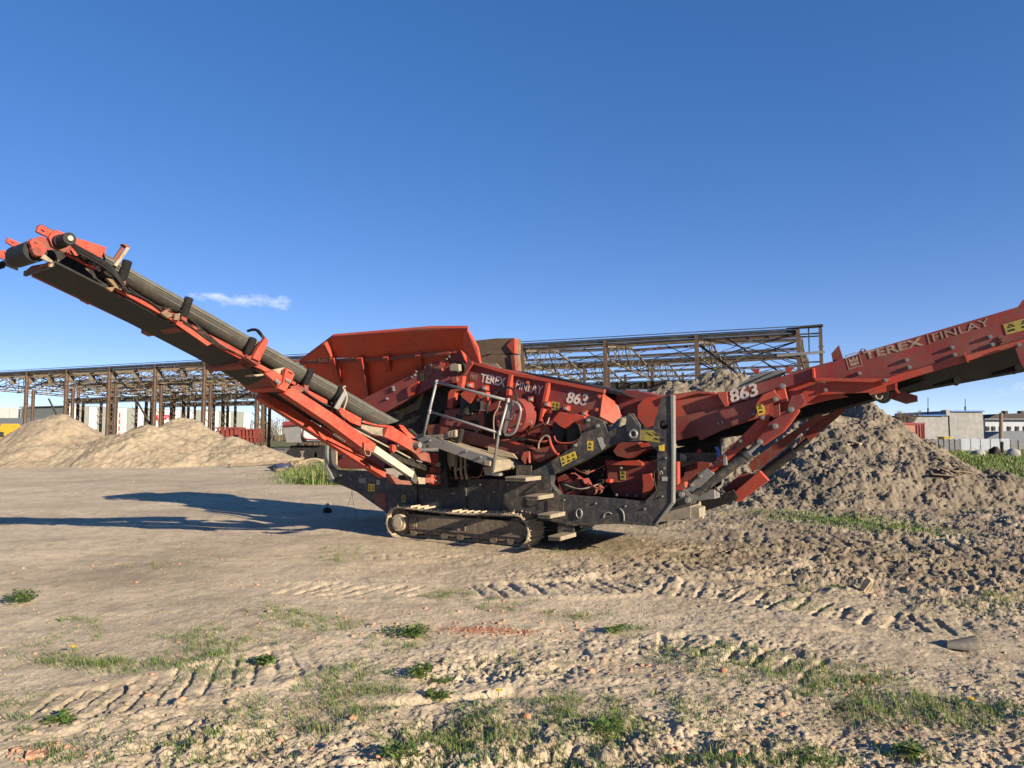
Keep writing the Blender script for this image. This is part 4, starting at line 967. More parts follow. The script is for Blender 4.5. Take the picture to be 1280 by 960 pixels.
def sheet(name, k, quads, th, mat, parent=None, F=MF):       # bent sheet metal: polygons whose corners carry their own depth
    m = MB()
    for pts in quads:
        P3 = [F.P(z1p(k, a, b), d) for a, b, d in pts]
        nrm = (P3[1] - P3[0]).cross(P3[2] - P3[0]).normalized()
        if nrm.dot(CAMP - P3[0]) > 0: nrm = -nrm
        m.prism(P3, nrm * th)
    return obj(name, m, mat, parent or mach)
_m = MB(); _m.cyl((0, 0, 0), (0, -.028, 0), .024, 10); _m.cyl((0, -.028, 0), (0, -.042, 0), .015, 8); ME_BOLT = _m.mesh('bolt', M_GALV, smooth=True)
_m = MB(); _m.cyl((0, 0, 0), (0, -.03, 0), .03, 6); _m.cyl((0, -.03, 0), (0, -.06, 0), .017, 8); ME_BOLTR = _m.mesh('bolt', M_RED, smooth=True)
def bolts(k, pts, d, parent, F=MF, sc=1.0, me=None):
    for a, b in pts:
        inst('bolt', me or ME_BOLT, basis(F.P(z1p(k, a, b), d), F.ex * sc, F.ey * sc, UP * sc), parent)
def sticker(k, pts, d, parent, F=MF, mat=None, marks=1):
    o = part('warning_sticker', k, pts, d, .004, mat or M_YEL, parent, F)
    P4 = [F.P(q, d - .0025) for q in zz(k, pts)]
    A, B, D = P4[0], P4[1], P4[3]; ux, uy = B - A, D - A
    host = o if parent is mach else parent
    for i in range(marks):
        m = MB(); c0 = (i + .5) / marks
        w = .30 / marks
        tri = [A + ux * (c0 - w) + uy * .45, A + ux * (c0 + w) + uy * .45, A + ux * c0 + uy * .12]
        inn = [A + ux * (c0 - w * .5) + uy * .40, A + ux * (c0 + w * .5) + uy * .40, A + ux * c0 + uy * .22]
        m.prism(tri, F.ey * .002, [inn]); obj('printed_symbol', m, M_MARK, host); m = MB()
        m.prism([A + ux * (c0 - w) + uy * .62, A + ux * (c0 + w * .6) + uy * .62, A + ux * (c0 + w * .6) + uy * .80, A + ux * (c0 - w) + uy * .80], F.ey * .002); obj('printed_bar', m, M_MARK, host)
    return o

# ---- crawler tracks
uL = MF.loc(MF.P((482.5, 654)))[0]; uR = MF.loc(MF.P((661, 664)))[0]
zT = (MF.loc(MF.P((520, 635.5)))[2] + MF.loc(MF.P((640, 641)))[2]) / 2
TH = zT; rT = TH / 2; print('TRACK', uL, uR, zT)
def crawler(d0, width, detail):
    m = MB(); m.prism([MF.at(u, d0 + .06, z) for u, z in ((uL + rT * 1.75, .10), (uR - rT * .7, .10), (uR - rT * .25, .2), (uR - rT * .25, TH - .19), (uR - rT * .9, TH - .12), (uL + rT * 1.75, TH - .115))], MF.ey * (width - .12))
    fr = obj('crawler_track', m, M_TFRAME, mach)
    # inner chain
    m = MB(); N = 60; ring = []
    def path(s):
        Ls = uR - uL - 2 * rT; C = 2 * Ls + 2 * math.pi * rT; s = s % C
        if s < Ls: return uL + rT + s, 0.0, math.pi * 1.5, s
        s -= Ls
        if s < math.pi * rT: a = -math.pi / 2 + s / rT; return uR - rT + rT * math.cos(a), rT + rT * math.sin(a), a, s
        s -= math.pi * rT
        if s < Ls: return uR - rT - s, TH - .035 * math.sin(math.pi * s / Ls) ** 2 * 1.0, math.pi / 2, s
        s -= Ls; a = math.pi / 2 + s / rT; return uL + rT + rT * math.cos(a), rT + rT * math.sin(a), a, s
    Ls = uR - uL - 2 * rT; C = 2 * Ls + 2 * math.pi * rT
    npd = int(round(C / .135)); pitch = C / npd
    pm = MB(); pm.box((0, width / 2, -.015), (pitch * .93, 0, 0), (0, width, 0), (0, 0, .022))
    pm.box((-pitch * .33, width / 2, -.0), (.02, 0, 0), (0, width * .98, 0), (0, 0, .05)); pm.box((pitch * .1, width / 2, -.004), (.016, 0, 0), (0, width * .96, 0), (0, 0, .034))
    pm.box((0, width / 2, -.045), (pitch * 1.04, 0, 0), (0, .14, 0), (0, 0, .045))
    me = pm.mesh('track_pad', M_TRACK)
    for k in range(npd):
        u, z, a, _ = path((k + .5) * pitch)
        nx = Vector((math.cos(a), 0, math.sin(a))); tx = Vector((-math.sin(a), 0, math.cos(a)))
        wt = MF.ex * tx.x + UP * tx.z; wn_ = MF.ex * nx.x + UP * nx.z
        inst('track_pad', me, basis(MF.at(u, d0, z), -wt if False else wt, MF.ey, wn_), fr)
    # wheels
    def wheel(name, u, z, r, mat, a=.03, b=None, n=22):
        w = MB(); w.cyl(MF.at(u, d0 + a, z), MF.at(u, d0 + (b if b is not None else width - .03), z), r, n); return obj(name, w, mat, fr, True)
    wheel('sprocket', uL + rT, rT, rT - .075, M_TFRAME, .12)
    m = MB(); nt = 16
    for i in range(nt):
        a = 2 * math.pi * i / nt; m.box(MF.at(uL + rT + (rT - .07) * math.cos(a), d0 + width / 2, rT + (rT - .07) * math.sin(a)), (MF.ex * math.cos(a) + UP * math.sin(a)) * .08, (-MF.ex * math.sin(a) + UP * math.cos(a)) * .04, MF.ey * .06)
    obj('sprocket_teeth', m, M_TFRAME, fr)
    hb = wheel('sprocket_hub', uL + rT, rT, .135, M_TRACK, -.012, .3, 24); wheel('hub_cover', uL + rT, rT, .085, M_TRACK, -.03, -.01, 20)
    wheel('idler_wheel', uR - rT, rT, rT - .075, M_TFRAME, .10)
    for i in range(7): wheel('bottom_roller', uL + rT * 2.0 + (uR - uL - rT * 3.3) * i / 6, .115, .062, M_TFRAME, .05, None, 14)
    for i in range(2): wheel('top_roller', uL + (uR - uL) * (.4 + .25 * i), TH - .115, .045, M_TFRAME, .1, None, 12)
    if detail:
        m = MB(); c = MF.at(uL + rT * 2.0, d0 + .05, rT + .01); m.box(c, MF.ex * .15, MF.ey * .03, UP * .20); m.box(c - MF.ey * .02, MF.ex * .09, MF.ey * .03, UP * .12); obj('adjuster_cover', m, M_TFRAME, fr)
        m = MB(); c = MF.P((577, 660), d0 + .055); m.tube([c + (MF.ex * math.cos(t) + UP * math.sin(t)) * .07 for t in [i * .5236 for i in range(12)]], .014, 6, True, 1); obj('lifting_ring', m, M_TFRAME, fr)
        m = MB(); m.beam(MF.at(uL + rT * 2.3, d0 + .045, .19), MF.at(uR - rT * .5, d0 + .045, .19), .03, .03); obj('frame_rib', m, M_TFRAME, fr)
    return fr
crawler(0, .48, True); crawler(2.05, .48, False)

# ---- chassis
ch = part('chassis_side', 'z8', [(35, 58), (35, 200), (75, 283), (210, 342), (380, 462), (470, 470), (470, 500), (1290, 510), (1290, 278), (1060, 272), (840, 268), (420, 262), (330, 226), (97, 217), (78, 195), (66, 170), (66, 58)], .30, .10, M_GREY)
part('chassis_side', 'z8', [(35, 200), (75, 283), (210, 342), (380, 462), (470, 500), (1290, 510), (1290, 278), (420, 262), (97, 217)], 2.1, .1, M_GREY)
m = MB()
for zc, hh in ((.66, .12), (.95, .1)):
    m.box(MF.at(-1.2, 1.25, zc), MF.ex * 3.0, MF.ey * 1.65, UP * hh)
m.box(MF.at(1.35, 1.2, .62), MF.ex * 1.9, MF.ey * 1.7, UP * .16)
obj('chassis_deck', m, M_GREYD, mach)
m = MB(); m.plate(MF, 'z8', [(30, 55), (26, 200), (68, 290), (80, 283), (40, 198), (42, 55)], .26, .16); obj('chassis_flange', m, M_STEEL, ch)
part('hinge_plate', 'z8', [(310, 350), (380, 352), (376, 440), (345, 430), (310, 385)], .292, .008, M_REDD, ch)
part('seam_strip', 'z8', [(215, 345), (400, 350), (620, 352), (620, 346), (400, 343), (210, 337)], .285, .015, M_GREY, ch)
sticker('z8', [(275, 296), (312, 297), (312, 340), (275, 339)], .29, ch, marks=2, mat=M_YEL)
sticker('z8', [(467, 358), (490, 360), (489, 402), (466, 400)], .29, ch, marks=1, mat=M_YELD)
part('white_label', 'z8', [(322, 275), (341, 276), (341, 302), (322, 301)], .291, .004, M_WHITE, ch); part('grey_label', 'z8', [(222, 262), (261, 264), (261, 292), (222, 290)], .291, .004, M_STEEL, ch)
part('rusty_post', 'd3', [(105, 250), (160, 270), (160, 500), (200, 535), (130, 535), (105, 500)], .42, .04, M_DUST)
sticker('d3', [(133, 298), (160, 300), (157, 362), (131, 345)], .405, mach, marks=0)
eng = part('engine_cover', 'd3', [(150, 100), (160, 480), (205, 528), (640, 528), (680, 200), (500, 60)], .5, .9, M_FADE)
part('cover_recess', 'd3', [(325, 310), (400, 300), (520, 310), (520, 345), (330, 350)], .485, .02, M_VOID, eng); part('latch', 'd3', [(200, 385), (230, 385), (230, 420), (200, 420)], .47, .05, M_BLACK, eng)
for i in range(6): part('louvre', 'd3', [(100 + i * 22, 205 - i * 0 + i * 12), (170 + i * 22, 150 + i * 12), (182 + i * 22, 158 + i * 12), (112 + i * 22, 213 + i * 12)], .46, .03, M_DUST, eng)
part('engine_bonnet', 'px', [(400, 525), (404, 552), (412, 555), (420, 548), (470, 552), (470, 500), (420, 500)], .9, .8, M_RED)
m = MB(); m.box(MF.at(-1.3, 1.2, 1.15), MF.ex * 2.2, MF.ey * 1.0, UP * .5); obj('engine_block', m, M_VOID, mach)  # dark box closing the interior, black in place of shade
ptube('hanging_wire', 'px', [(440, 612), (437, 626), (425, 655)], .28, .003, M_VOID, ch); ptube('hanging_wire', 'px', [(440, 612), (442, 630), (447, 650)], .28, .003, M_VOID, ch)

# ---- dark side frame with the big window
hole = [z1p('z5', 865 + 27 * math.cos(t), 372 + 27 * math.sin(t)) for t in [i * math.pi / 8 for i in range(16)]]
win = zz('z5', [(222, 655), (250, 650), (390, 585), (610, 467), (725, 462), (775, 465), (830, 522), (830, 738), (762, 808), (270, 770), (222, 715)])
fr = part('side_frame', 'z5', [(75, 655), (235, 577), (360, 480), (415, 402), (415, 332), (440, 320), (520, 350), (545, 412), (650, 367), (655, 332), (685, 305), (730, 372), (730, 392), (805, 390), (855, 207), (908, 198), (920, 520), (918, 815), (820, 937), (600, 922), (350, 936), (200, 905), (150, 860), (150, 700), (75, 668)],
          -.04, .13, M_GREY, holes=[win, hole])
part('side_frame', 'z5', [(222, 655), (610, 467), (855, 207), (908, 198), (918, 815), (820, 937), (350, 936), (185, 760)], 2.2, .1, M_GREY)
part('post_flange', 'z5', [(906, 197), (922, 200), (923, 520), (921, 818), (826, 938), (818, 936), (911, 812), (912, 520)], -.055, .10, M_STEEL, fr)  # paler steel paints the sunlit right edge onto the dark post
part('arm_seam', 'd6', [(560, 425), (700, 380), (705, 386), (560, 434)], -.047, .006, M_GREY, fr)
part('arm_gusset', 'd6', [(985, 320), (1010, 290), (1120, 440), (1118, 570), (985, 570)], -.075, .035, M_GREY, fr)
part('arm_sleeve', 'd6', [(230, 770), (320, 720), (335, 830), (265, 895)], -.06, .02, M_GREY, fr)
part('bare_patch', 'd6', [(690, 540), (735, 530), (752, 550), (757, 590), (776, 622), (738, 662), (715, 610)], -.0435, .003, M_WHITE, fr)
sticker('d6', [(318, 735), (468, 672), (490, 742), (342, 824)], -.066, fr, marks=3)
sticker('d6', [(590, 568), (650, 570), (650, 665), (590, 663)], -.0445, fr, marks=1)
sticker('z5', [(735, 400), (805, 402), (842, 440), (840, 472), (735, 458)], -.0445, fr, marks=2, mat=M_YELD)
part('white_label', 'z5', [(856, 667), (888, 667), (888, 691), (856, 691)], -.044, .003, M_WHITE, fr); part('yellow_tag', 'z5', [(838, 490), (868, 482), (868, 520), (840, 520)], -.055, .014, M_YEL, fr)
bolts('d6', [(605, 362), (478, 612), (700, 418)], -.045, fr, sc=1.1); m = MB(); c = MF.P(z1p('d6', 1052, 500), -.09)
m.tube([c + (MF.ex * math.cos(t) * 1.0 + UP * math.sin(t)) * .05 for t in [i * .5236 for i in range(12)]], .02, 8, True, 1); obj('lifting_eye', m, M_GALV, fr, 'all')
m = MB(); c = MF.P(z1p('e6', 830, 415), -.06); m.tube([c + MF.ex * (.045 * math.cos(t)) + UP * (.065 * math.sin(t)) for t in [i * .5236 for i in range(12)]], .011, 8, True, 1); obj('tie_ring', m, M_GALV, fr, 'all')
ptube('weld_arc', 'e6', [(1075, 460), (1090, 415), (1130, 405), (1155, 420)], -.045, .01, M_STEEL, fr); ptube('weld_arc', 'e6', [(1235, 360), (1270, 400), (1280, 450), (1278, 490)], -.045, .01, M_STEEL, fr)
ptube('grab_cable', 'z5', [(815, 800), (828, 760), (815, 700), (812, 640), (835, 625), (835, 690)], -.08, .01, M_VOID, fr)
ptube('hook', 'z5', [(845, 655), (850, 630), (862, 652)], -.06, .008, M_STEEL, fr)
part('bottom_lip', 'z5', [(200, 903), (350, 936), (600, 924), (820, 938), (822, 950), (600, 936), (350, 948), (195, 915)], -.08, .5, M_GREYD, fr)
# inside the window
part('radiator_box', 'z5', [(535, 575), (740, 573), (835, 590), (830, 720), (770, 795), (590, 775), (552, 700)], .65, .5, M_FADE)
pb = part('box_rib', 'z5', [(530, 686), (750, 700), (750, 708), (530, 694)], .61, .05, M_REDD); part('box_lid', 'z5', [(535, 572), (640, 580), (720, 572), (745, 590), (742, 604), (535, 598)], .58, .6, M_RED)
part('box_side', 'z5', [(745, 655), (790, 648), (812, 700), (800, 745), (742, 790), (750, 720)], .5, .12, M_RED)  # brighter red plate stands in for the sunlit part of the box
sticker('z5', [(615, 628), (648, 628), (650, 684), (620, 684)], .64, mach, marks=1, mat=M_YELD)
vc = part('vent_cover', 'z5', [(258, 672), (300, 650), (350, 690), (375, 682), (408, 742), (372, 772), (275, 762)], .25, .4, M_FADE)
for i in range(6): part('vent_slot', 'z5', [(275 + i * 15, 700 - abs(i - 3) * 2), (283 + i * 15, 697 - abs(i - 3) * 2), (312 + i * 13, 748), (304 + i * 13, 752)], .243, .01, M_VOID, vc)
part('drive_guard', 'z5', [(578, 520), (612, 470), (720, 470), (748, 512), (660, 562), (600, 548)], .45, .5, M_FADE)
part('guard_strip', 'z5', [(720, 478), (790, 470), (805, 490), (740, 500)], .4, .2, M_RED)
m = MB(); m.box(MF.at(1.35, 1.3, 1.0), MF.ex * 2.0, MF.ey * .9, UP * .75); obj('shade_box', m, M_VOID, mach)  # dark box added so the window opens onto a shaded interior
part('shade_backing', 'px', [(686, 560), (760, 545), (832, 560), (832, 622), (700, 622)], 1.0, .05, M_VOID)  # black sheet behind the window, painted shade of the interior
pcyl('hydraulic_pump', 'z5', (440, 745), 28, .3, .7, M_REDD)
bolts('z5', [(625, 617), (600, 770), (660, 772), (715, 775), (430, 748), (440, 748)], .6, mach, sc=.8)

# ---- access steps and walkway
for i, (c, ln) in enumerate((((297, 107), 205), ((425, 292), 128), ((545, 480), 126), ((645, 702), 122))):
    d0 = -.50
    A = MF.P(z1p('e6', *c), d0); u1, _, z0 = MF.loc(A); u0 = MF.loc(MF.P(z1p('e6', c[0] - ln, c[1] - 20), d0))[0]
    m = MB(); m.box(MF.at((u0 + u1) / 2, d0 + .25, z0 + .045), MF.ex * (u1 - u0), MF.ey * .5, UP * .055); st = obj('step', m, M_DUST, mach)
    m = MB(); nh = int((u1 - u0) / .03)
    for q in range(nh): m.box(MF.at(u0 + .02 + q * .03, d0 - .001, z0 + .043), MF.ex * .014 + UP * .012, MF.ey * .006, UP * .03)
    obj('tread_slots', m, M_VOID, st)
    m = MB(); m.box(MF.at(u0 + .05, d0 + .46, z0 + .12), MF.ex * .25, MF.ey * .03, UP * .2); obj('riser', m, M_GREYD, st)
m = MB(); m.plate(MF, 'e6', [(480, 60), (520, 60), (740, 560), (720, 640), (690, 620), (470, 120)], .04, .03); obj('step_stringer', m, M_GREYD, mach)
wk = part('walkway_channel', 'd5', [(-20, 185), (40, 178), (775, 430), (775, 505), (690, 492), (50, 262), (-10, 215)], -.46, .05, M_STEEL)
A0 = MF.P(z1p('d5', 0, 190), -.41); A1 = MF.P(z1p('d5', 775, 440), -.41)
m = MB(); m.prism([A0, A1, A1 + MF.ey * .55, A0 + MF.ey * .55], (0, 0, -.05)); obj('walkway_deck', m, M_DUST, wk)
sheet('walkway_end', 'd5', [[(775, 440, -.43), (757, 570, -.43), (1050, 512, .22), (1090, 478, .25), (1020, 432, .22)]], .03, M_DUST, wk)
part('deck_block', 'd5', [(100, 195), (290, 180), (330, 155), (325, 215), (250, 245), (140, 240)], -.1, .2, M_DUST, wk); part('deck_board', 'd5', [(720, 305), (965, 375), (1015, 430), (720, 365)], .0, .03, M_WOODP, wk)
for i in range(3): part('deck_hook', 'd5', [(315 + i * 30, 160 - i * 8), (338 + i * 28, 150 - i * 6), (338 + i * 28, 205), (318 + i * 30, 215)], -.12, .06, M_DUST, wk)
part('deck_stop', 'd5', [(400, 150), (440, 130), (450, 150), (420, 265), (390, 255)], -.05, .1, M_BLACK, wk)
for (a, b) in ((140, 245), (650, 412), (505, 350)): inst('bolt', ME_BOLT, basis(MF.P(z1p('d5', a, b), -.46), MF.ex * .8, MF.ey * .8, UP * .8), wk)
part('channel_foot', 'd5', [(685, 445), (740, 450), (735, 500), (685, 490)], -.52, .08, M_DUST, wk)
hr = ptube('handrail', 'd4', [(45, 380), (400, 472), (760, 565)], -.47, .021, M_GALV, sub=1)
ptube('rail_post', 'px', [(545.6, 477.5), (537, 513), (529.4, 545)], -.47, .021, M_GALV, hr, sub=1); ptube('rail_post', 'px', [(635, 500.6), (623.7, 541), (615.4, 592)], -.47, .021, M_GALV, hr, sub=1)
ptube('mid_rail', 'px', [(537.5, 514.5), (580, 527.5), (624.5, 541.5)], -.47, .018, M_GALV, hr, sub=1)
ptube('gate_loop', 'd4', [(800, 580), (845, 590), (878, 630), (885, 690), (850, 830), (815, 890), (770, 912), (725, 905)], -.48, .02, M_GALV, hr)
part('gate_plate', 'd4', [(765, 610), (795, 570), (808, 580), (740, 890), (712, 890)], -.46, .03, M_STEEL, hr); ptube('gate_bar', 'd4', [(840, 600), (825, 680), (795, 750), (770, 745)], -.46, .013, M_GALV, hr)
for q in ((545.6, 477.5), (635, 500.6), (623.9, 541.2), (537.3, 514.6)): m = MB(); c = MF.P(q, -.47); m.cyl(c - UP * .03, c + UP * .03, .03, 10); obj('clamp', m, M_GALV, hr, True)

# ---- feed hopper
hp = sheet('hopper', 'z3', [
    [(430, 237, .45), (604, 216, .25), (622, 97, -.02)],
    [(600, 215, .25), (905, 215, .25), (1290, 182, .25), (1440, 170, .25), (1390, 52, -.05), (1180, 52, -.05), (620, 98, -.02)],
    [(430, 243, .48), (905, 222, .28), (1440, 176, .28), (1400, 480, .85), (820, 560, .85)]], .02, M_HOP)
sheet('hopper_lip', 'z3', [[(430, 234, .45), (620, 92, -.04), (1180, 46, -.08), (1390, 46, -.08), (1392, 58, -.06), (1180, 58, -.06), (622, 104, -.02), (436, 240, .45)]], .05, M_RED, hp)
sheet('hopper_ledge', 'z3', [[(430, 236, .40), (905, 212, .18), (1290, 178, .18), (1290, 190, .18), (905, 224, .18), (435, 246, .40)]], .03, M_REDD, hp)
for pts in ([(560, 140, -.03), (575, 138, -.03), (612, 215, .18), (598, 218, .18)], [(600, 225, .2), (625, 222, .2), (668, 365, .6), (640, 365, .6)], [(755, 222, .2), (785, 220, .2), (828, 400, .6), (828, 450, .65), (805, 450, .65), (800, 400, .6)], [(905, 218, .2), (935, 216, .2), (968, 330, .6), (968, 375, .6), (940, 380, .6), (938, 330, .6)], [(1090, 205, .2), (1120, 203, .2), (1135, 290, .5), (1095, 300, .5)]):
    sheet('hopper_rib', 'z3', [[(a_, b_, d_ - .07) for a_, b_, d_ in pts]], .09, M_RED, hp)
# rear and end walls of the hopper
m = MB()
fu = [MF.loc(MF.P(z1p('z3', a, b), dd)) for a, b, dd in ((430, 237, .45), (620, 98, -.02), (1390, 52, -.05), (1440, 174, .25), (1400, 480, .85), (820, 560, .85))]
nearp = [MF.at(*q) for q in fu]; farp = [MF.at(q[0] - (.0 if i_ in (0, 1, 5) else .95), 2.35 - q[1], q[2]) for i_, q in enumerate(fu)]
m.prism([farp[0], farp[1], farp[2], farp[3]], MF.ey * .03); m.prism([farp[0], farp[3], farp[4], farp[5]], MF.ey * .03)
m.prism([nearp[0], farp[0], farp[5], nearp[5]], MF.ex * .03); m.prism([nearp[0] - MF.ex * .25 + UP * .05, farp[0] - MF.ex * .25 + UP * .05, farp[0], nearp[0]], MF.ex * .03)
obj('hopper_back', m, M_HOP, hp)
sheet('hopper_end', 'z4', [[(455, 58, -.06), (475, 60, -.06), (532, 160, .05), (548, 248, .12), (500, 235, .12), (450, 165, .05)]], .05, M_RED, hp)
m = MB()
for pts, mt in (([(515, 118), (640, 105), (745, 103), (742, 190), (590, 196), (540, 215)], 0), ([(545, 215), (620, 196), (740, 198), (748, 292), (700, 290), (640, 250), (545, 242)], 0)):
    o = part('hopper_wing', 'z4', pts, 1.75, .25, M_RUST, hp)
part('wing_end', 'z4', [(700, 145), (738, 104), (746, 104), (746, 190), (735, 190)], 1.72, .12, M_RED, hp); part('wing_end', 'z4', [(722, 200), (745, 200), (752, 292), (735, 292)], 1.72, .12, M_REDD, hp)
part('rubber_skirt', 'z4', [(548, 236), (640, 250), (668, 276), (548, 262)], 1.2, .03, M_DUST, hp)

# ---- feed conveyor frame
fc = part('feed_conveyor_frame', 'z4', [(-170, 485), (-100, 440), (320, 238), (440, 165), (492, 182), (502, 250), (455, 320), (400, 340), (300, 368), (0, 530), (-60, 520)], .28, .06, M_FADE)
part('feed_conveyor_belt', 'z4', [(-150, 500), (300, 330), (460, 330), (440, 480), (330, 520), (250, 620), (200, 660), (0, 560)], .6, .9, M_VOID)
part('bent_flange', 'z4', [(130, 395), (160, 365), (195, 350), (170, 425), (140, 440)], .22, .08, M_RED, fc); part('access_hatch', 'z4', [(228, 300), (270, 270), (285, 300), (245, 335)], .265, .02, M_FADE, fc)
sticker('z4', [(208, 310), (228, 302), (230, 345), (210, 350)], .27, fc, marks=1, mat=M_YELD)
bolts('z4', [(58, 400), (55, 385), (165, 325), (180, 315), (190, 295), (242, 272), (268, 258), (20, 450)], .28, fc); bolts('d4', [(232, 66), (208, 78), (176, 126), (150, 150), (130, 165)], .25, fc, sc=.7)
sheet('end_plate', 'd4', [[(285, 50, .2), (375, 62, .4), (390, 190, .4), (360, 198, .3), (330, 160, .22)]], .03, M_RED, fc); part('end_shield', 'd4', [(380, 60), (430, 40), (468, 180), (470, 195), (400, 200)], .42, .05, M_HOP, fc)
pcyl('drive_motor', 'd4', (210, 235), 34, .05, .3, M_DUST, fc); pcyl('motor_flange', 'd4', (262, 240), 55, .2, .28, M_VOID, fc); part('motor_bracket', 'd4', [(75, 165), (110, 150), (130, 165), (135, 205), (95, 245), (120, 310), (190, 340), (130, 345), (105, 310), (85, 230)], .16, .05, M_RED, fc)
part('motor_cap', 'd4', [(178, 215), (262, 200), (268, 265), (180, 265)], .02, .08, M_DUST, fc)
part('rocker_plate', 'd4', [(40, 330), (75, 305), (140, 340), (215, 325), (250, 345), (240, 385), (150, 395), (50, 380)], .12, .12, M_FADE); pcyl('rocker_pin', 'd4', (222, 358), 26, .08, .2, M_REDD)
part('support_strut', 'd4', [(240, 320), (310, 320), (290, 460), (230, 480), (200, 645), (150, 640), (165, 485), (190, 455), (260, 450)], .14, .10, M_RED)

# ---- screen box
sb = part('screen_box', 'px', [(593, 454), (584, 462), (578, 482), (578, 520), (600, 540), (640, 552), (690, 556), (740, 552), (750, 522), (755.5, 489.5), (700, 478.6), (640, 467.4)], .38, .05, M_FADE)
part('screen_box', 'px', [(593, 454), (584, 462), (578, 482), (578, 520), (640, 552), (740, 552), (755.5, 489.5)], 1.9, .05, M_FADE)
m = MB(); pts = [(593, 453.6), (640, 467), (700, 478.2), (756, 489)]
for a, b in zip(pts[:-1], pts[1:]): m.beam(MF.P(a, .37), MF.P(b, .37), .07, .05)
obj('top_flange', m, M_RED, sb)
m = MB(); m.plate(MF, 'px', [(596, 456), (640, 468), (752, 490), (752, 505), (640, 490), (596, 478)], .45, 1.4); obj('screen_deck', m, M_REDD, sb)
m = MB(); m.plate(MF, 'px', [(640, 462.5), (700, 473), (775, 490), (790, 497), (757, 490.5), (700, 478)], .55, 1.0); obj('mesh_tail', m, M_VOID, sb)
part('stiffener', 'd4', [(768, 308), (800, 308), (780, 400), (770, 510), (742, 520), (752, 400)], .29, .09, M_RED, sb); part('stiffener', 'd4', [(1140, 385), (1168, 388), (1130, 570), (1090, 770), (1068, 770), (1100, 580)], .28, .10, M_RED, sb)
bolts('d4', [(800, 350), (965, 388), (655, 485), (1035, 635), (1050, 700), (1200, 680)], .38, sb, sc=1.1, me=ME_BOLTR); bolts('d6', [(720, 125), (693, 258), (245, 285), (90, 300), (320, 310)], .38, sb, sc=1.1, me=ME_BOLTR)
for k, c in (('d4', (360, 408)), ('d4', (515, 438)), ('d4', (975, 550)), ('d4', (1135, 600)), ('d6', (180, 200)), ('d6', (368, 240)), ('d6', (553, 292))):
    if k == 'd4' and c[0] == 1135: continue
    s = 1.0; x, y = c
    b0 = part('clamp_bracket', k, [(x - 20, y + 22), (x - 14, y - 28), (x + 22, y - 24), (x + 24, y + 26)], .27, .11, M_RED, sb); pcyl('clamp_nut', k, (x - 3, y + 4), 14, .22, .3, M_GALV, sb, n=6)
sheet('discharge_cheek', 'z5', [[(520, 192, .36), (595, 242, .62), (627, 320, .62), (580, 362, .5), (503, 322, .34)]], .03, M_RED, sb)
sheet('cheek_return', 'z5', [[(520, 192, .37), (503, 322, .37), (580, 362, .52), (560, 380, .55), (500, 345, .38)]], .02, M_REDD, sb)
text('TEREX', MF, z1p('d4', 480, 378), z1p('d4', 728, 428), .378, M_LETTER, sb, bold=.028, th=.004, hscale=.30)
text('FINLAY', MF, z1p('d4', 833, 447), z1p('d4', 1095, 510), .378, M_LETTER, sb, bold=.0, th=.004, hscale=.30)
text('863', MF, z1p('d6', 378, 188), z1p('d6', 588, 222), .378, M_LETTER, sb, bold=.025, shear=.18, th=.004, hscale=.52)
def emblem(k, c, s, d, parent, mat, F=MF, ang=0.0):
    ca, sa = math.cos(ang), math.sin(ang)
    def q(x, y): return (c[0] + s * (x * ca - y * sa), c[1] + s * (x * sa + y * ca))
    m = MB(); fr_o = [q(-1, -1), q(1, -1), q(1, 1), q(-1, 1)]; fr_i = [q(-.88, -.88), q(.88, -.88), q(.88, .88), q(-.88, .88)]
    m.prism([F.P(p, d) for p in zz(k, fr_o)], F.ey * .003, [[F.P(p, d) for p in zz(k, fr_i)]])
    m.prism([F.P(p, d) for p in zz(k, [q(-.62, .62), q(-.62, .25), q(.62, .25), q(.62, .62)])], F.ey * .003)
    m.prism([F.P(p, d) for p in zz(k, [q(-.62, .12), q(-.62, -.55), q(-.28, -.15), q(0, -.6), q(.28, -.15), q(.62, -.55), q(.62, .12)])], F.ey * .003)
    return obj('emblem', m, mat, parent)
emblem('d4', (415, 325), 33, .376, sb, M_LETTER2, ang=.2)
sticker('d4', [(1200, 572), (1275, 585), (1270, 665), (1192, 655)], .372, sb, marks=2, mat=M_YELD)
# vibrator drum
dr = pcyl('vibrator_drum', 'd4', (785, 715), 158, -.02, .30, M_FADE, n=36); 
m = MB(); c = MF.P(z1p('d4', 785, 715), -.03); rr0 = abs((MF.P(z1p('d4', 785 + 158, 715), -.02) - MF.P(z1p('d4', 785, 715), -.02)).dot(MF.ex))
m.cyl(c - MF.ey * .012, c + MF.ey * .02, rr0 * .30, 18); m.box(c - MF.ey * .02 - MF.ex * .06, MF.ex * .07, MF.ey * .04, UP * .10); obj('drum_hub', m, M_REDD, dr, True)
for i in range(6): t = i * 1.047 + .4; inst('bolt', ME_BOLTR, basis(c + (MF.ex * math.cos(t) + UP * math.sin(t)) * rr0 * .8 + MF.ey * .01, MF.ex * .7, MF.ey * .7, UP * .7), dr)
ptube('guard_hose', 'd4', [(550, 690), (570, 570), (640, 480), (760, 432), (835, 490), (850, 600)], -.08, .016, M_BLACK, dr)
ptube('grease_hose', 'd4', [(680, 570), (660, 640), (625, 700), (615, 780), (622, 900), (620, 950)], -.06, .009, M_DUST, dr); ptube('grease_hose', 'd4', [(540, 560), (545, 700), (535, 800)], .1, .012, M_BLACK, dr)
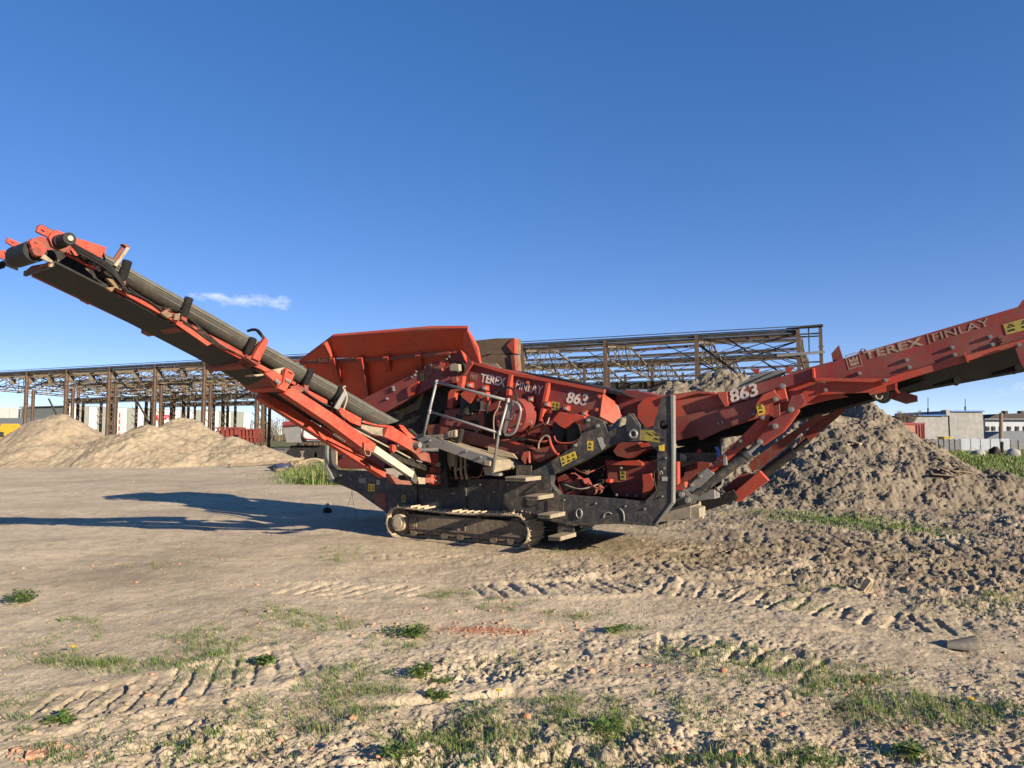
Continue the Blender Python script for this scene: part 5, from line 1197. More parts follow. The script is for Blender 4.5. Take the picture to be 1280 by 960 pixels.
# rubber buffers
part('buffer_bracket', 'd4', [(280, 500), (345, 455), (420, 470), (545, 478), (552, 580), (540, 610), (470, 520), (440, 505), (375, 592), (300, 530)], .02, .10, M_RED); part('buffer_seat', 'd4', [(130, 660), (300, 640), (320, 715), (440, 720), (510, 660), (520, 790), (480, 870), (300, 840), (110, 800)], .14, .2, M_REDD)
part('seat_hole', 'd4', [(240, 700), (300, 720), (330, 770), (240, 755)], .13, .02, M_VOID); part('seat_hole', 'd4', [(360, 770), (430, 755), (470, 780), (460, 820), (370, 800)], .13, .02, M_VOID)
m = MB(); c = MF.P(z1p('d4', 395, 640), .22); m.cyl(c - MF.ex * .02 + UP * .16, c - MF.ex * .05 - UP * .10, .15, 20); m.cyl(c + MF.ex * .10 + UP * .10, c + MF.ex * .10 - UP * .05, .12, 18); obj('rubber_buffer', m, M_BLACK, mach, True)
part('buffer_bracket', 'd6', [(250, 352), (312, 280), (380, 300), (462, 298), (560, 322), (556, 402), (482, 402), (478, 370), (440, 390), (370, 447), (310, 412)], .0, .10, M_RED)
m = MB(); c = MF.P(z1p('d6', 385, 500), .20); m.cyl(c - MF.ex * .08 + UP * .14, c - MF.ex * .14 - UP * .14, .13, 20); m.cyl(c + MF.ex * .09 + UP * .18, c + MF.ex * .13 - UP * .12, .12, 18); obj('rubber_buffer', m, M_BLACK, mach, True)
ptube('buffer_ring', 'd6', [(262, 520), (275, 560), (320, 588), (430, 588), (500, 555), (548, 515)], -.02, .012, M_RED)
part('buffer_seat', 'd6', [(215, 470), (330, 592), (440, 590), (560, 500), (560, 620), (330, 640), (200, 560)], .22, .2, M_VOID)
part('buffer_arm', 'd6', [(110, 420), (190, 400), (240, 500), (210, 560), (130, 500)], .16, .1, M_REDD)
part('lower_beam', 'z4', [(245, 600), (335, 592), (560, 655), (862, 738), (830, 802), (660, 748), (250, 652)], .16, .14, M_REDD)
part('beam_flange', 'z4', [(660, 685), (700, 680), (860, 730), (858, 742), (700, 694)], .12, .1, M_RED); part('outrigger_tube', 'd6', [(20, 680), (60, 650), (120, 640), (330, 600), (450, 585), (470, 622), (250, 722), (120, 785), (45, 755)], .08, .18, M_REDD)
ptube('red_hose', 'd6', [(215, 545), (228, 600), (255, 660), (285, 695), (312, 708)], -.02, .022, M_RED); ptube('rusty_hose', 'd6', [(105, 650), (112, 585), (150, 530), (190, 518), (225, 545)], .0, .014, M_DUST)
part('red_pad', 'd6', [(355, 620), (390, 610), (400, 680), (365, 650)], .02, .08, M_RED); part('fold_bracket', 'd5', [(1050, 430), (1075, 360), (1130, 350), (1130, 470), (1110, 400), (1090, 480)], .0, .2, M_RED)
part('spring_rod', 'd5', [(930, 230), (1050, 210), (1110, 232), (1080, 250), (1030, 240), (950, 250)], .1, .02, M_BLACK)
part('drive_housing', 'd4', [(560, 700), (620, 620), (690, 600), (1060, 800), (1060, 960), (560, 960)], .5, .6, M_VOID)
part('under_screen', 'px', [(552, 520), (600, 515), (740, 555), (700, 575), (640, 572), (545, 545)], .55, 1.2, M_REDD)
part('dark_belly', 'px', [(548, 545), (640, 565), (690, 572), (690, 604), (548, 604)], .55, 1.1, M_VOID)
m = MB()
for i, x in enumerate((562, 569, 575, 580)):
    m.tube([MF.P((x, 562), .1), MF.P((x + 1.5, 575), .12), MF.P((x - 1 + i, 588), .1), MF.P((x + 1 + i, 599), .12)], .022 + .008 * (i == 0), 7)
obj('hanging_hose', m, M_DUST, mach, 'all')
part('hose_bundle', 'd5', [(300, 360), (390, 380), (380, 500), (330, 510), (310, 450)], .05, .1, M_DUST); part('valve_block', 'd5', [(670, 510), (730, 505), (830, 575), (830, 600), (690, 590)], -.1, .15, M_STEEL)

rq = random.Random(17)
for k in range(26):                                # hose_run: loose hydraulic hoses and cables among the machinery
    zone = ((556, 610, 556, 600), (640, 692, 548, 566), (596, 640, 508, 545), (700, 780, 572, 606), (640, 690, 505, 540))[k % 5]
    x0, x1, y0, y1 = zone; p = [(rq.uniform(x0, x1), rq.uniform(y0, y1)) for _ in range(2)]; mx_ = ((p[0][0] + p[1][0]) / 2 + rq.uniform(-6, 6), max(p[0][1], p[1][1]) + rq.uniform(0, 7))
    ptube('hydraulic_hose', 'px', [p[0], mx_, p[1]], [rq.uniform(.1, .4), rq.uniform(.02, .25), rq.uniform(.1, .4)], rq.uniform(.007, .016), rq.choice((M_BLACK, M_BLACK, M_DUST, M_REDD)), n=6)
for k in range(22):
    x0, x1, y0, y1, d0 = ((556, 612, 560, 600, .35), (645, 690, 540, 566, .3), (590, 640, 530, 556, .3), (706, 770, 585, 610, .45))[k % 4]
    x, y = rq.uniform(x0, x1), rq.uniform(y0, y1); w, h = rq.uniform(2, 7), rq.uniform(2, 6)
    part('fitting', 'px', [(x - w / 2, y - h / 2), (x + w / 2, y - h / 2 + .6), (x + w / 2, y + h / 2), (x - w / 2, y + h / 2 - .6)], d0 - rq.uniform(0, .15), .12, rq.choice((M_REDD, M_GREYD, M_DUST, M_STEEL, M_RED, M_BLACK)))
bolts('z8', [(120, 250), (180, 270), (240, 250), (450, 300), (600, 300), (760, 300), (920, 300), (1080, 300), (450, 410), (1000, 340)], .30, ch, sc=.7); bolts('z5', [(300, 800), (480, 820), (650, 835), (760, 850), (860, 780), (870, 620), (880, 560), (250, 740)], -.04, fr, sc=.6)
part('weld_rib', 'z8', [(540, 272), (552, 272), (552, 430), (540, 430)], .26, .04, M_GREY, ch); part('weld_rib', 'z8', [(820, 272), (832, 272), (832, 440), (820, 440)], .26, .04, M_GREY, ch)
# ---- tail conveyor on the right
DC = .55
tc = part('tail_conveyor', 'z7', [(-12, 470), (70, 455), (260, 400), (380, 360), (700, 268), (1230, 112), (1750, -45), (1750, 150), (1230, 302), (560, 490), (470, 520), (85, 522), (-12, 500)], DC, .05, M_FADE)
part('lower_channel', 'z7', [(18, 668), (105, 610), (390, 596), (548, 540), (1235, 332), (1750, 178), (1750, 154), (1235, 305), (560, 493), (470, 523), (88, 545), (10, 600)], DC - .05, .10, M_RED, tc)
part('conveyor_side', 'z7', [(-12, 470), (260, 400), (700, 268), (1230, 112), (1750, -45), (1750, 178), (1235, 332), (548, 540), (18, 668)], DC + 1.05, .05, M_REDD, tc)
part('middle_side', 'z6', [(340, 192), (402, 186), (880, 45), (896, 50), (905, 112), (835, 128), (420, 252), (395, 264), (352, 250)], DC - .05, .06, M_FADE, tc)
part('lower_side', 'z6', [(98, 235), (340, 196), (400, 268), (420, 258), (612, 205), (720, 145), (835, 128), (905, 112), (920, 150), (1100, 210), (1000, 225), (862, 258), (760, 305), (580, 332), (366, 402), (250, 458), (238, 432), (100, 464)], DC + .02, .08, M_RED, tc)
part('side_rail', 'z6', [(100, 330), (400, 266), (600, 212), (612, 232), (560, 330), (366, 402), (250, 458), (238, 432), (100, 464)], DC - .03, .05, M_FADE, tc)
part('lower_side', 'z6', [(98, 235), (400, 200), (835, 90), (1000, 225), (580, 332), (250, 458), (100, 464)], DC + 1.05, .08, M_REDD, tc)
part('tail_hood', 'z5', [(590, 207), (650, 173), (700, 172), (850, 208), (840, 262), (760, 300), (720, 332), (628, 322), (600, 245)], .70, .9, M_FADE, tc)
part('tail_panel', 'z6', [(-105, 260), (-60, 215), (240, 178), (340, 186), (360, 250), (260, 290), (100, 330), (-50, 390), (-105, 330)], .62, .05, M_RED, tc)
part('hood_edge', 'z6', [(60, 200), (240, 176), (338, 186), (338, 196), (240, 190), (80, 235)], .57, .06, M_RED, tc)
part('joint_flange', 'z6', [(345, 185), (402, 182), (412, 262), (395, 266)], DC - .09, .06, M_RED, tc); part('joint_flange', 'd7', [(920, 0), (938, -4), (950, 118), (930, 122)], DC - .10, .1, M_RED, tc)
part('upper_stay', 'z7', [(85, 512), (470, 518), (510, 512), (520, 535), (470, 540), (85, 530)], DC - .12, .05, M_RED, tc)
sl = [(340, 488), (135, 545), (147, 583), (490, 527), (610, 411), (625, 453), (870, 341), (885, 382), (1085, 280), (1100, 324), (1250, 325)]
bolts('z7', [q for q in sl if q not in ((147, 583), (490, 527), (1250, 325))], DC, tc, sc=1.0); bolts('z7', [(147, 583)], DC - .05, tc); bolts('z7', [(490, 527)], DC - .12, tc); bolts('z7', [(1250, 325)], DC - .09, tc)
bolts('z6', [(380, 355), (358, 362), (558, 308)], DC - .03, tc, sc=.8); bolts('z6', [(725, 150), (955, 132), (968, 172)], DC + .02, tc, sc=.9); bolts('z6', [(200, 265)], .62, tc, sc=.9)
part('hole_plate', 'z7', [(1132, 280), (1150, 272), (1165, 285), (1168, 315), (1150, 326), (1136, 312)], DC - .012, .02, M_REDD, tc)
for a, b in ((1147, 290), (1150, 308)): pcyl('dark_hole', 'z7', (a, b), 8, DC - .02, DC + .0, M_VOID, tc, n=10)
for pts in ([(935, 368), (946, 366), (968, 422), (955, 424)], ): part('belt_clip', 'z7', pts, DC - .12, .07, M_RED, tc)
part('fin', 'z7', [(178, 375), (222, 326), (248, 408), (190, 432)], DC + .1, .02, M_FADE, tc)
for pts in ([(328, 378), (350, 346), (370, 348), (385, 364)], [(1242, 112), (1272, 68), (1320, 70), (1330, 85)]):
    xs = sum(p[0] for p in pts) / 4; ys_ = sum(p[1] for p in pts) / 4 - 4
    part('lifting_lug', 'z7', pts, DC + .0, .03, M_FADE, tc, holes=[[z1p('z7', xs + 8 * math.cos(t), ys_ + 7 * math.sin(t)) for t in [i * .785 for i in range(8)]]])
part('outer_guide', 'z7', [(1225, 330), (1300, 305), (1750, 170), (1750, 320), (1290, 470), (1262, 430)], DC - .09, .04, M_FADE, tc)
sticker('z7', [(1160, 208), (1400, 140), (1410, 205), (1180, 268)], DC - .006, tc, marks=3, mat=M_YELD)
text('TEREX', MF, z1p('z7', 372, 412), z1p('z7', 710, 325), DC - .002, M_LETTER2, tc, bold=.03, th=.004, hscale=.155)
text('FINLAY', MF, z1p('z7', 765, 305), z1p('z7', 1090, 212), DC - .002, M_LETTER2, tc, bold=.0, th=.004, hscale=.15)
part('divider_line', 'z7', [(723, 266), (728, 264), (743, 320), (738, 322)], DC - .005, .004, M_LETTER2, tc)
emblem('z7', (307, 415), 42, DC - .004, tc, M_LETTER2, ang=-.27)
text('863', MF, z1p('z6', 432, 248), z1p('z6', 592, 202), DC - .053, M_LETTER, tc, bold=.025, shear=.12, th=.004, hscale=.48)
# belts
SIL = [(0, 768), (300, 690), (430, 655), (675, 600), (1280, 490), (1750, 395)]
BD = DC + .42
part('return_belt', 'z7', [(-420, 640), (-180, 640), (18, 660), (400, 575), (560, 500), (1235, 310), (1750, 160), (1750, 372), (1280, 466), (675, 578), (430, 632), (300, 668), (0, 745), (-200, 800), (-290, 835), (-440, 850), (-700, 905), (-720, 860), (-720, 700)], BD, .56, M_BELT_SHADE, tc)  # solid black box: belt plus the painted shade of the conveyor's inside
m = MB()
for a_, b_ in ((0, 700), (430, 606), (900, 510), (1250, 440)):
    q = MF.P(z1p('z7', a_, b_ + 14), BD - .05); m.cyl(q, q + MF.ey * .6, .04, 14)
obj('return_idler', m, M_BLACK, tc, True)
tb = [MF.P(q, DC + .07) for q in zz('z7', [(-12, 500), (560, 430), (1750, 60)])]
m = MB()
for a, b in zip(tb[:-1], tb[1:]): m.prism([a, b, b + MF.ey * .9, a + MF.ey * .9], UP * .03)
obj('carrying_belt', m, M_BLACK, tc)
part('roller_bracket', 'z7', [(385, 585), (535, 545), (553, 535), (550, 578), (400, 613)], DC - .02, .05, M_RED, tc); part('roller_bracket', 'z7', [(470, 612), (560, 585), (670, 615), (670, 640), (600, 655)], DC + .3, .5, M_REDD, tc)
m = MB(); a = MF.P(z1p('z7', 455, 600), DC + .1); m.cyl(a, a + MF.ey * .85 - UP * .0, .10, 18); obj('return_roller', m, M_BLACK, tc, True)
part('bracket_tab', 'z7', [(540, 530), (553, 528), (556, 575), (575, 600), (560, 602), (545, 585)], DC - .04, .05, M_RED, tc); ptube('shackle', 'z7', [(430, 612), (440, 632), (460, 632), (470, 615)], DC - .03, .012, M_DUST, tc)
# ribbed rubber flap and orange brackets on the far side
fl = part('rubber_flap', 'd7', [(160, 205), (240, 130), (400, 45), (610, 15), (640, 40), (560, 75), (480, 100), (330, 160)], 1.2, .05, M_STEEL, tc)
for i in range(9): part('flap_rib', 'd7', [(270 + i * 28, 160 - i * 13), (278 + i * 28, 157 - i * 13), (298 + i * 28, 135 - i * 12), (290 + i * 28, 136 - i * 12)], 1.17, .03, M_VOID, tc)
part('flap_underside', 'd7', [(330, 165), (480, 100), (640, 38), (655, 50), (600, 85), (500, 120), (400, 150)], 1.15, .04, M_VOID, tc)
part('orange_bracket', 'd7', [(300, 10), (395, 8), (385, 45), (350, 52)], 1.5, .05, M_RED, tc); part('orange_bracket', 'd7', [(645, -10), (690, -12), (740, -5), (700, 40), (665, 60)], 1.3, .05, M_RED, tc)

# ---- lifting legs of the tail conveyor
lg = part('lift_arm', 'z6', [(303, 612), (395, 525), (560, 365), (580, 340), (640, 345), (652, 368), (600, 420), (560, 470), (500, 500), (322, 642)], .36, .10, M_RED)
part('arm_slot', 'd7', [(105, 815), (190, 740), (215, 725), (225, 745), (130, 825)], .352, .015, M_GREYD, lg); bolts('d7', [(212, 728), (432, 495), (50, 870)], .36, lg, sc=1.2); bolts('z6', [(345, 585), (325, 600), (375, 575)], .36, lg, sc=.7)
part('arm_clip', 'z6', [(382, 560), (398, 555), (402, 600), (388, 605)], .30, .08, M_GALV, lg); part('arm_clip', 'z6', [(385, 520), (395, 500), (405, 500), (405, 515)], .34, .05, M_GALV, lg)
hb_ = part('head_bracket', 'd7', [(362, 360), (425, 275), (435, 262), (530, 225), (540, 215), (550, 245), (605, 300), (598, 335), (560, 338), (510, 360), (485, 400), (480, 450), (495, 480), (475, 520), (440, 538), (405, 530), (390, 500)], .30, .06, M_RED)
sticker('d7', [(360, 370), (432, 352), (455, 455), (385, 478)], .294, hb_, marks=1); bolts('d7', [(558, 312), (432, 494)], .30, hb_, sc=1.3)
part('bracket_wing', 'd7', [(540, 215), (560, 195), (640, 190), (670, 320), (610, 345), (600, 300)], .40, .1, M_RED, hb_); part('bracket_lip', 'd7', [(605, 305), (665, 308), (668, 328), (610, 344)], .30, .1, M_RED, hb_); bolts('d7', [(630, 182)], .4, hb_, sc=1.5)
part('inner_link', 'd7', [(535, 350), (590, 345), (595, 480), (530, 500)], .42, .06, M_FADE, hb_)
lk = part('link_plate', 'd7', [(380, 715), (400, 690), (500, 545), (585, 485), (690, 415), (680, 390), (715, 280), (810, 256), (850, 330), (830, 370), (780, 410), (705, 515), (620, 620), (520, 690), (420, 768), (395, 760)], .26, .06, M_FADE)
bolts('d7', [(712, 416), (555, 582), (402, 740)], .26, lk, sc=1.5); part('plate_rim', 'd7', [(625, 625), (710, 518), (782, 415), (792, 430), (722, 528), (640, 632), (430, 775), (420, 768), (520, 695)], .30, .09, M_RED, lk)
m = MB(); a, b = MF.P(z1p('z6', 205, 775), .46), MF.P(z1p('z6', 520, 535), .46); c = MF.P(z1p('z6', 590, 470), .46); m.cyl(a, b, .075, 18); cy = obj('lift_cylinder', m, M_GREY, mach, True)
m = MB(); m.cyl(b, c, .035, 14); obj('piston_rod', m, M_GALV, cy, True); m = MB(); m.cyl(a.lerp(b, .97), b + (b - a).normalized() * .03, .085, 18); obj('gland', m, M_GREY, cy, True)
part('sliding_box', 'z6', [(148, 758), (293, 615), (330, 650), (192, 778)], .34, .14, M_STEEL); bolts('z6', [(205, 715), (255, 665)], .34, mach)
part('orange_stripe', 'e1', [(470, 520), (560, 425), (595, 415), (600, 435), (500, 515)], .42, .03, M_RED)
fb = part('foot_bracket', 'z6', [(95, 748), (150, 742), (206, 800), (190, 830), (130, 850), (58, 866), (85, 815)], .10, .30, M_GREY); bolts('z6', [(150, 768), (184, 802)], .10, fb, sc=1.6)
ptube('hose', 'e1', [(350, 620), (440, 560), (500, 600), (560, 520)], .30, .010, M_BLACK, fb); ptube('hose', 'e1', [(585, 540), (620, 590), (690, 610), (740, 600)], .6, .012, M_BLACK, fb)
# second, far leg
part('lift_arm', 'z6', [(525, 602), (560, 560), (840, 368), (930, 300), (960, 330), (862, 384), (760, 482), (590, 622), (548, 636)], 1.05, .08, M_REDD)
part('arm_shoe', 'z6', [(435, 768), (590, 635), (640, 690), (470, 813)], .95, .14, M_RED); part('link_plate', 'z6', [(800, 490), (870, 395), (940, 330), (1060, 270), (1080, 290), (1015, 345), (950, 400), (880, 465), (830, 500)], 1.25, .06, M_REDD)
m = MB(); a, b = MF.P(z1p('z6', 560, 690), 1.15), MF.P(z1p('z6', 790, 520), 1.15); m.cyl(a, b, .07, 16); m.cyl(b, MF.P(z1p('z6', 870, 455), 1.15), .035, 12); obj('lift_cylinder', m, M_BLACK, mach, True)
part('sliding_box', 'z6', [(380, 735), (500, 640), (560, 660), (560, 700), (420, 790)], 1.1, .12, M_REDD); part('jack_foot', 'z6', [(245, 800), (330, 790), (440, 740), (470, 790), (380, 830), (270, 865)], .9, .5, M_VOID)
part('cross_tube', 'e1', [(195, 210), (600, 214), (604, 298), (240, 298), (200, 300)], .55, .18, M_GREYD); part('tube_end', 'e1', [(240, 218), (280, 218), (310, 250), (300, 290), (242, 292)], .53, .015, M_DUST); part('tube_clip', 'e1', [(585, 150), (610, 145), (632, 180), (630, 260), (610, 260), (605, 190)], .5, .05, M_BLUE)
part('red_post', 'e1', [(176, 298), (214, 298), (216, 535), (180, 535)], .18, .12, M_RED); part('orange_tab', 'e1', [(390, 210), (428, 166), (460, 214)], .6, .05, M_RED); part('orange_foot', 'e1', [(186, 550), (215, 540), (285, 500), (290, 555), (250, 585), (190, 590)], .2, .2, M_RED)
part('brace', 'e1', [(215, 500), (280, 440), (300, 350), (420, 300), (540, 310), (530, 350), (420, 400), (330, 480), (240, 520)], .8, .1, M_REDD); part('leg_shade_panel', 'px', [(845, 560), (900, 548), (900, 606), (870, 625), (845, 615)], 1.2, .1, M_VOID)  # the dark panel stands in for shade behind the lifting legs
bm_ = part('bumper_plate', 'e1', [(-15, 905), (105, 800), (330, 742), (345, 745), (345, 858), (100, 893)], -.02, .45, M_DUST); part('bumper_end', 'e1', [(345, 748), (430, 762), (432, 856), (345, 860)], .0, .3, M_DUST, bm_); part('jack_pad', 'e1', [(410, 670), (500, 585), (580, 582), (585, 668), (500, 675), (430, 690)], .5, .3, M_STEEL)
part('jack_leg', 'e1', [(420, 700), (432, 700), (440, 800), (465, 800), (465, 870), (430, 870)], .4, .08, M_DUST)
# ---- side conveyor reaching out to the upper left
SA = R(55.0)
SO = MF.P((545, 590), -.15)
SF = Frame(SO, Vector((-math.cos(SA), -math.sin(SA), 0)))
def sp(px, py, d=0.0): return SF.P((px, py), d)
CD = (sp(60, 318) - sp(500, 560)).normalized()           # running direction, up the conveyor
CN = SF.ey.cross(CD);  CN = CN if CN.z > 0 else -CN       # square to the belt, up
sc = part('side_conveyor', 'z2', [(-330, -20), (-60, 130), (10, 170), (300, 335), (545, 470), (530, 490), (290, 362), (-30, 180), (-340, 10)], -.02, .08, M_RED, F=SF)
lo0, lo1 = sp(474, 533, .05), sp(130, 339, .05); up0, up1 = sp(499, 526, -.10), sp(130, 316, -.10)
BW = .66
def prof(lo, up):
    n = []; w = lo - up
    a = [lo + SF.ey * .20 - UP * .02, lo + SF.ey * .07 - UP * .012, lo.copy(), lo.lerp(up, .30) - SF.ey * .028, lo.lerp(up, .62) - SF.ey * .030, up]
    top = [up + SF.ey * .02 + UP * .004, lo.lerp(up, .5) + SF.ey * .03, lo + SF.ey * .08 + UP * .01, lo + SF.ey * .20 + UP * .0]
    return a, top
def belt_loop(lo, up):
    a, t = prof(lo, up); mid = SF.ey * (BW / 2)
    out = list(a[::-1])                                   # near outer, from the rim down to the middle
    def mir(p): d = (p - SF.o).dot(SF.ey); return p + SF.ey * (BW - 2 * d)
    out += [mir(p) for p in a]; out += [mir(p) for p in t]; out += list(t[::-1])
    return out
m = MB(); L0, L1 = belt_loop(lo0, up0), belt_loop(lo1, up1)
ns = 10; prev = L0
for i in range(1, ns + 1):
    cur = [a.lerp(b, i / ns) - UP * (.012 * math.sin(i / ns * math.pi * 4) ** 2) for a, b in zip(L0, L1)]
    n = len(cur); m.add(prev + cur, [(k, (k + 1) % n, (k + 1) % n + n, k + n) for k in range(n)]); prev = cur
carry = obj('carrying_belt', m, M_BELT, sc, 'all')
# belt seam lines
for f in (.38, .72):
    m = MB(); a, b = lo0.lerp(up0, f) - SF.ey * .034, lo1.lerp(up1, f) - SF.ey * .034; m.beam(a, b, .006, .004); obj('belt_seam', m, M_STEEL, sc)
# return belt
m = MB(); rn0, rn1 = sp(555, 592, .03), sp(60, 324, .03); rf1 = sp(43.7, 342, .62)
ne = [sp(x, y, .03) for x, y in ((68, 328), (151, 370), (280, 440), (400, 508), (545, 592))]; fe = [sp(x, y, .62) for x, y in ((43.7, 342.5), (90, 364), (292, 468))]
dl = (fe[-1] - fe[0]).normalized(); 
fe2 = [q + SF.ey * .60 for q in ne]
drop = (fe[0] - fe2[0]).z
for a, b in zip(ne[:-1], ne[1:]): m.prism([a, b, b + SF.ey * .60 + UP * drop * .9, a + SF.ey * .60 + UP * drop * .9], UP * .02)
obj('return_belt', m, M_BLACK, sc)
part('belt_shade_plate', 'z1', [(235, 245), (330, 235), (450, 290), (620, 370), (760, 470), (760, 520), (690, 500), (310, 312), (250, 290)], .22, .05, M_VOID, sc, F=SF)  # dark plate standing in for the shade inside the belt loop
# rails: far side, upper cable rail, cross pieces
m = MB(); m.beam(sp(43, 340, .66), sp(330, 478, .66), .06, .10); m.beam(sp(100, 345, .70), sp(430, 520, .70), .06, .16); obj('side_rail', m, M_REDD, sc)
part('guide_rail', 'z2', [(-60, 108), (150, 245), (300, 320), (390, 372), (380, 384), (290, 336), (140, 262), (-60, 128)], .02, .03, M_REDD, sc, F=SF)
part('guide_rail', 'z2', [(690, 545), (730, 570), (865, 640), (865, 662), (820, 650), (700, 575)], -.03, .04, M_RED, sc, F=SF); part('guide_rail', 'z2', [(925, 672), (1060, 745), (1055, 790), (1000, 768), (925, 712)], -.03, .04, M_RED, sc, F=SF)
part('guide_rail', 'z2', [(455, 432), (550, 470), (640, 515), (630, 530), (520, 478), (450, 448)], -.03, .04, M_RED, sc, F=SF)
ptube('cable', 'z1', [(730, 455), (900, 560), (1010, 580), (1060, 610), (1150, 690), (1280, 800)], -.05, .008, M_VOID, sc, F=SF); ptube('cable', 'z1', [(720, 470), (850, 530), (950, 600), (1040, 640), (1200, 760), (1300, 810)], -.05, .010, M_VOID, sc, F=SF)
ptube('cable', 'z2', [(20, 150), (90, 180), (160, 260), (280, 340), (390, 395)], -.05, .008, M_VOID, sc, F=SF); ptube('cable', 'z2', [(40, 200), (130, 250), (220, 310), (340, 370)], -.045, .009, M_VOID, sc, F=SF)
ptube('cable', 'z2', [(700, 560), (760, 610), (850, 665), (910, 690), (960, 750)], -.05, .011, M_BLACK, sc, F=SF); ptube('cable', 'z3', [(610, 470), (680, 560), (720, 640), (800, 690)], -.03, .010, M_BLACK, sc, F=SF)
# troughing idlers
for px, py in ((156, 337), (233, 382.5), (313, 432), (385.5, 470.5), (424, 491.5)):
    c = sp(px, py, -.075); ax = (UP * .80 - SF.ey * .48).normalized(); m = MB(); m.cyl(c - ax * .095, c + ax * .095, .046, 18); idl = obj('idler_roller', m, M_BLACK, sc, True)
    b = c - ax * .115; m = MB(); m.box(b - UP * .04, CD * .07, SF.ey * .05, UP * .12); m.box(b - UP * .10 + SF.ey * .03, CD * .16, SF.ey * .08, UP * .03); m.cyl(b, c - ax * .07, .018, 8); obj('idler_bracket', m, M_REDD, sc)
    d_ = c - ax * .24; m = MB(); m.box(d_ + SF.ey * .36 - UP * .02, CD * .09, SF.ey * .74, UP * .05); obj('cross_member', m, M_REDD, sc)
    def mir(p): q = (p - SF.o).dot(SF.ey); return p + SF.ey * (BW - 2 * q)
    m = MB(); m.cyl(mir(c - ax * .095), mir(c + ax * .095), .046, 14); obj('idler_roller', m, M_BLACK, sc, True)
# hook brackets over the belt
part('hook_bracket', 'z2', [(438, 400), (478, 418), (530, 305), (505, 290), (470, 340)], -.20, .06, M_RED, sc, F=SF)
sheet('hook_top', 'z2', [[(505, 290, -.2), (530, 305, -.2), (482, 248, -.05), (462, 240, 0.0)]], .02, M_RED, sc, F=SF); ptube('hook_rod', 'z2', [(500, 285), (470, 245), (440, 238), (412, 245)], [-.18, -.05, .1, .3], .018, M_VOID, sc, F=SF)
part('hook_foot', 'z2', [(400, 395), (430, 385), (485, 425), (470, 445)], -.16, .1, M_REDD, sc, F=SF)
part('catch_bracket', 'z1', [(612, 300), (650, 290), (705, 208), (718, 212), (668, 300), (640, 318)], -.06, .03, M_REDD, sc, F=SF); part('catch_bracket', 'z1', [(668, 335), (652, 325), (725, 222), (742, 228), (735, 240)], -.12, .03, M_DUST, sc, F=SF); part('catch_top', 'z1', [(700, 205), (715, 204), (745, 222), (735, 232)], -.10, .06, M_REDD, sc, F=SF)
ptube('clip', 'z2', [(955, 700), (975, 640), (972, 600), (955, 570), (968, 562)], -.16, .012, M_DUST, sc, F=SF)
part('clip_plate', 'z2', [(905, 685), (930, 695), (975, 605), (968, 575), (930, 640)], -.17, .02, M_STEEL, sc, F=SF)
# head end
ctr = sp(*z1p('d1', 505, 455), 0)
m = MB(); m.cyl(ctr + SF.ey * .05, ctr + SF.ey * .47, .092, 30); pu = obj('head_pulley', m, M_BLACK, sc, True); m = MB(); m.cyl(ctr - SF.ey * .02, ctr + SF.ey * .66, .03, 12); obj('pulley_shaft', m, M_STEEL, sc, True)
m = MB(); m.cyl(ctr + SF.ey * .055, ctr + SF.ey * .465, .103, 30); bw = obj('belt_wrap', m, M_BLACK, sc, True)
hp2 = part('bearing_plate', 'd1', [(395, 348), (432, 298), (560, 355), (615, 415), (622, 460), (575, 525), (520, 540), (460, 525), (425, 470), (420, 400)], -.03, .05, M_RED, sc, F=SF); pcyl('bearing', 'd1', (500, 470), 66, -.05, .0, M_REDD, sc, F=SF)
part('plate_slot', 'd1', [(450, 345), (462, 338), (505, 362), (495, 375)], -.035, .01, M_VOID, sc, F=SF)
def slotted(k, pts, slot, d, th, mat): return part('slotted_arm', k, pts, d, th, mat, sc, F=SF, holes=[zz(k, slot)])
slotted('d1', [(488, 205), (512, 135), (560, 118), (718, 205), (640, 275), (590, 255)], [(535, 178), (555, 175), (600, 205), (575, 222)], -.02, .035, M_RED)
slotted('d1', [(82, 345), (105, 288), (300, 375), (240, 430), (205, 420)], [(135, 345), (150, 338), (190, 360), (175, 372)], .64, .03, M_RED); slotted('d1', [(-30, 500), (20, 455), (60, 452), (170, 520), (185, 610), (-30, 545)], [(45, 490), (60, 485), (105, 510), (95, 525)], .70, .03, M_RED)
part('arm_cap', 'd1', [(515, 130), (545, 112), (575, 120), (715, 195), (700, 222), (655, 222), (530, 155)], -.0, .05, M_VOID, sc, F=SF)
part('scraper_plate', 'd1', [(25, 600), (60, 585), (235, 660), (245, 725), (30, 640)], .72, .03, M_DUST, sc, F=SF); pcyl('scraper_weight', 'd1', (20, 655), 55, .70, .85, M_BLACK, sc, F=SF)
part('motor_plate', 'd1', [(648, 285), (690, 220), (745, 180), (865, 230), (810, 270), (770, 330), (760, 400), (800, 460), (700, 405)], -.06, .05, M_RED, sc, F=SF)
mc = sp(*z1p('d1', 930, 300), -.28); m = MB(); m.cyl(mc, mc + SF.ey * .22, .058, 20); m.cyl(mc + SF.ey * .16, mc + SF.ey * .24, .066, 20); hm = obj('hydraulic_motor', m, M_BLACK, sc, True); m = MB(); m.cyl(mc - SF.ey * .02, mc + SF.ey * .02, .025, 14); obj('motor_port', m, M_WHITE, sc, True)
part('head_guard', 'z1', [(425, 168), (520, 195), (607, 225), (602, 262), (585, 285), (520, 262), (430, 215)], -.04, .03, M_RED, sc, F=SF); part('head_side', 'z1', [(380, 250), (430, 215), (520, 260), (585, 330), (575, 352), (530, 345), (450, 300), (370, 262)], -.03, .04, M_RED, sc, F=SF)
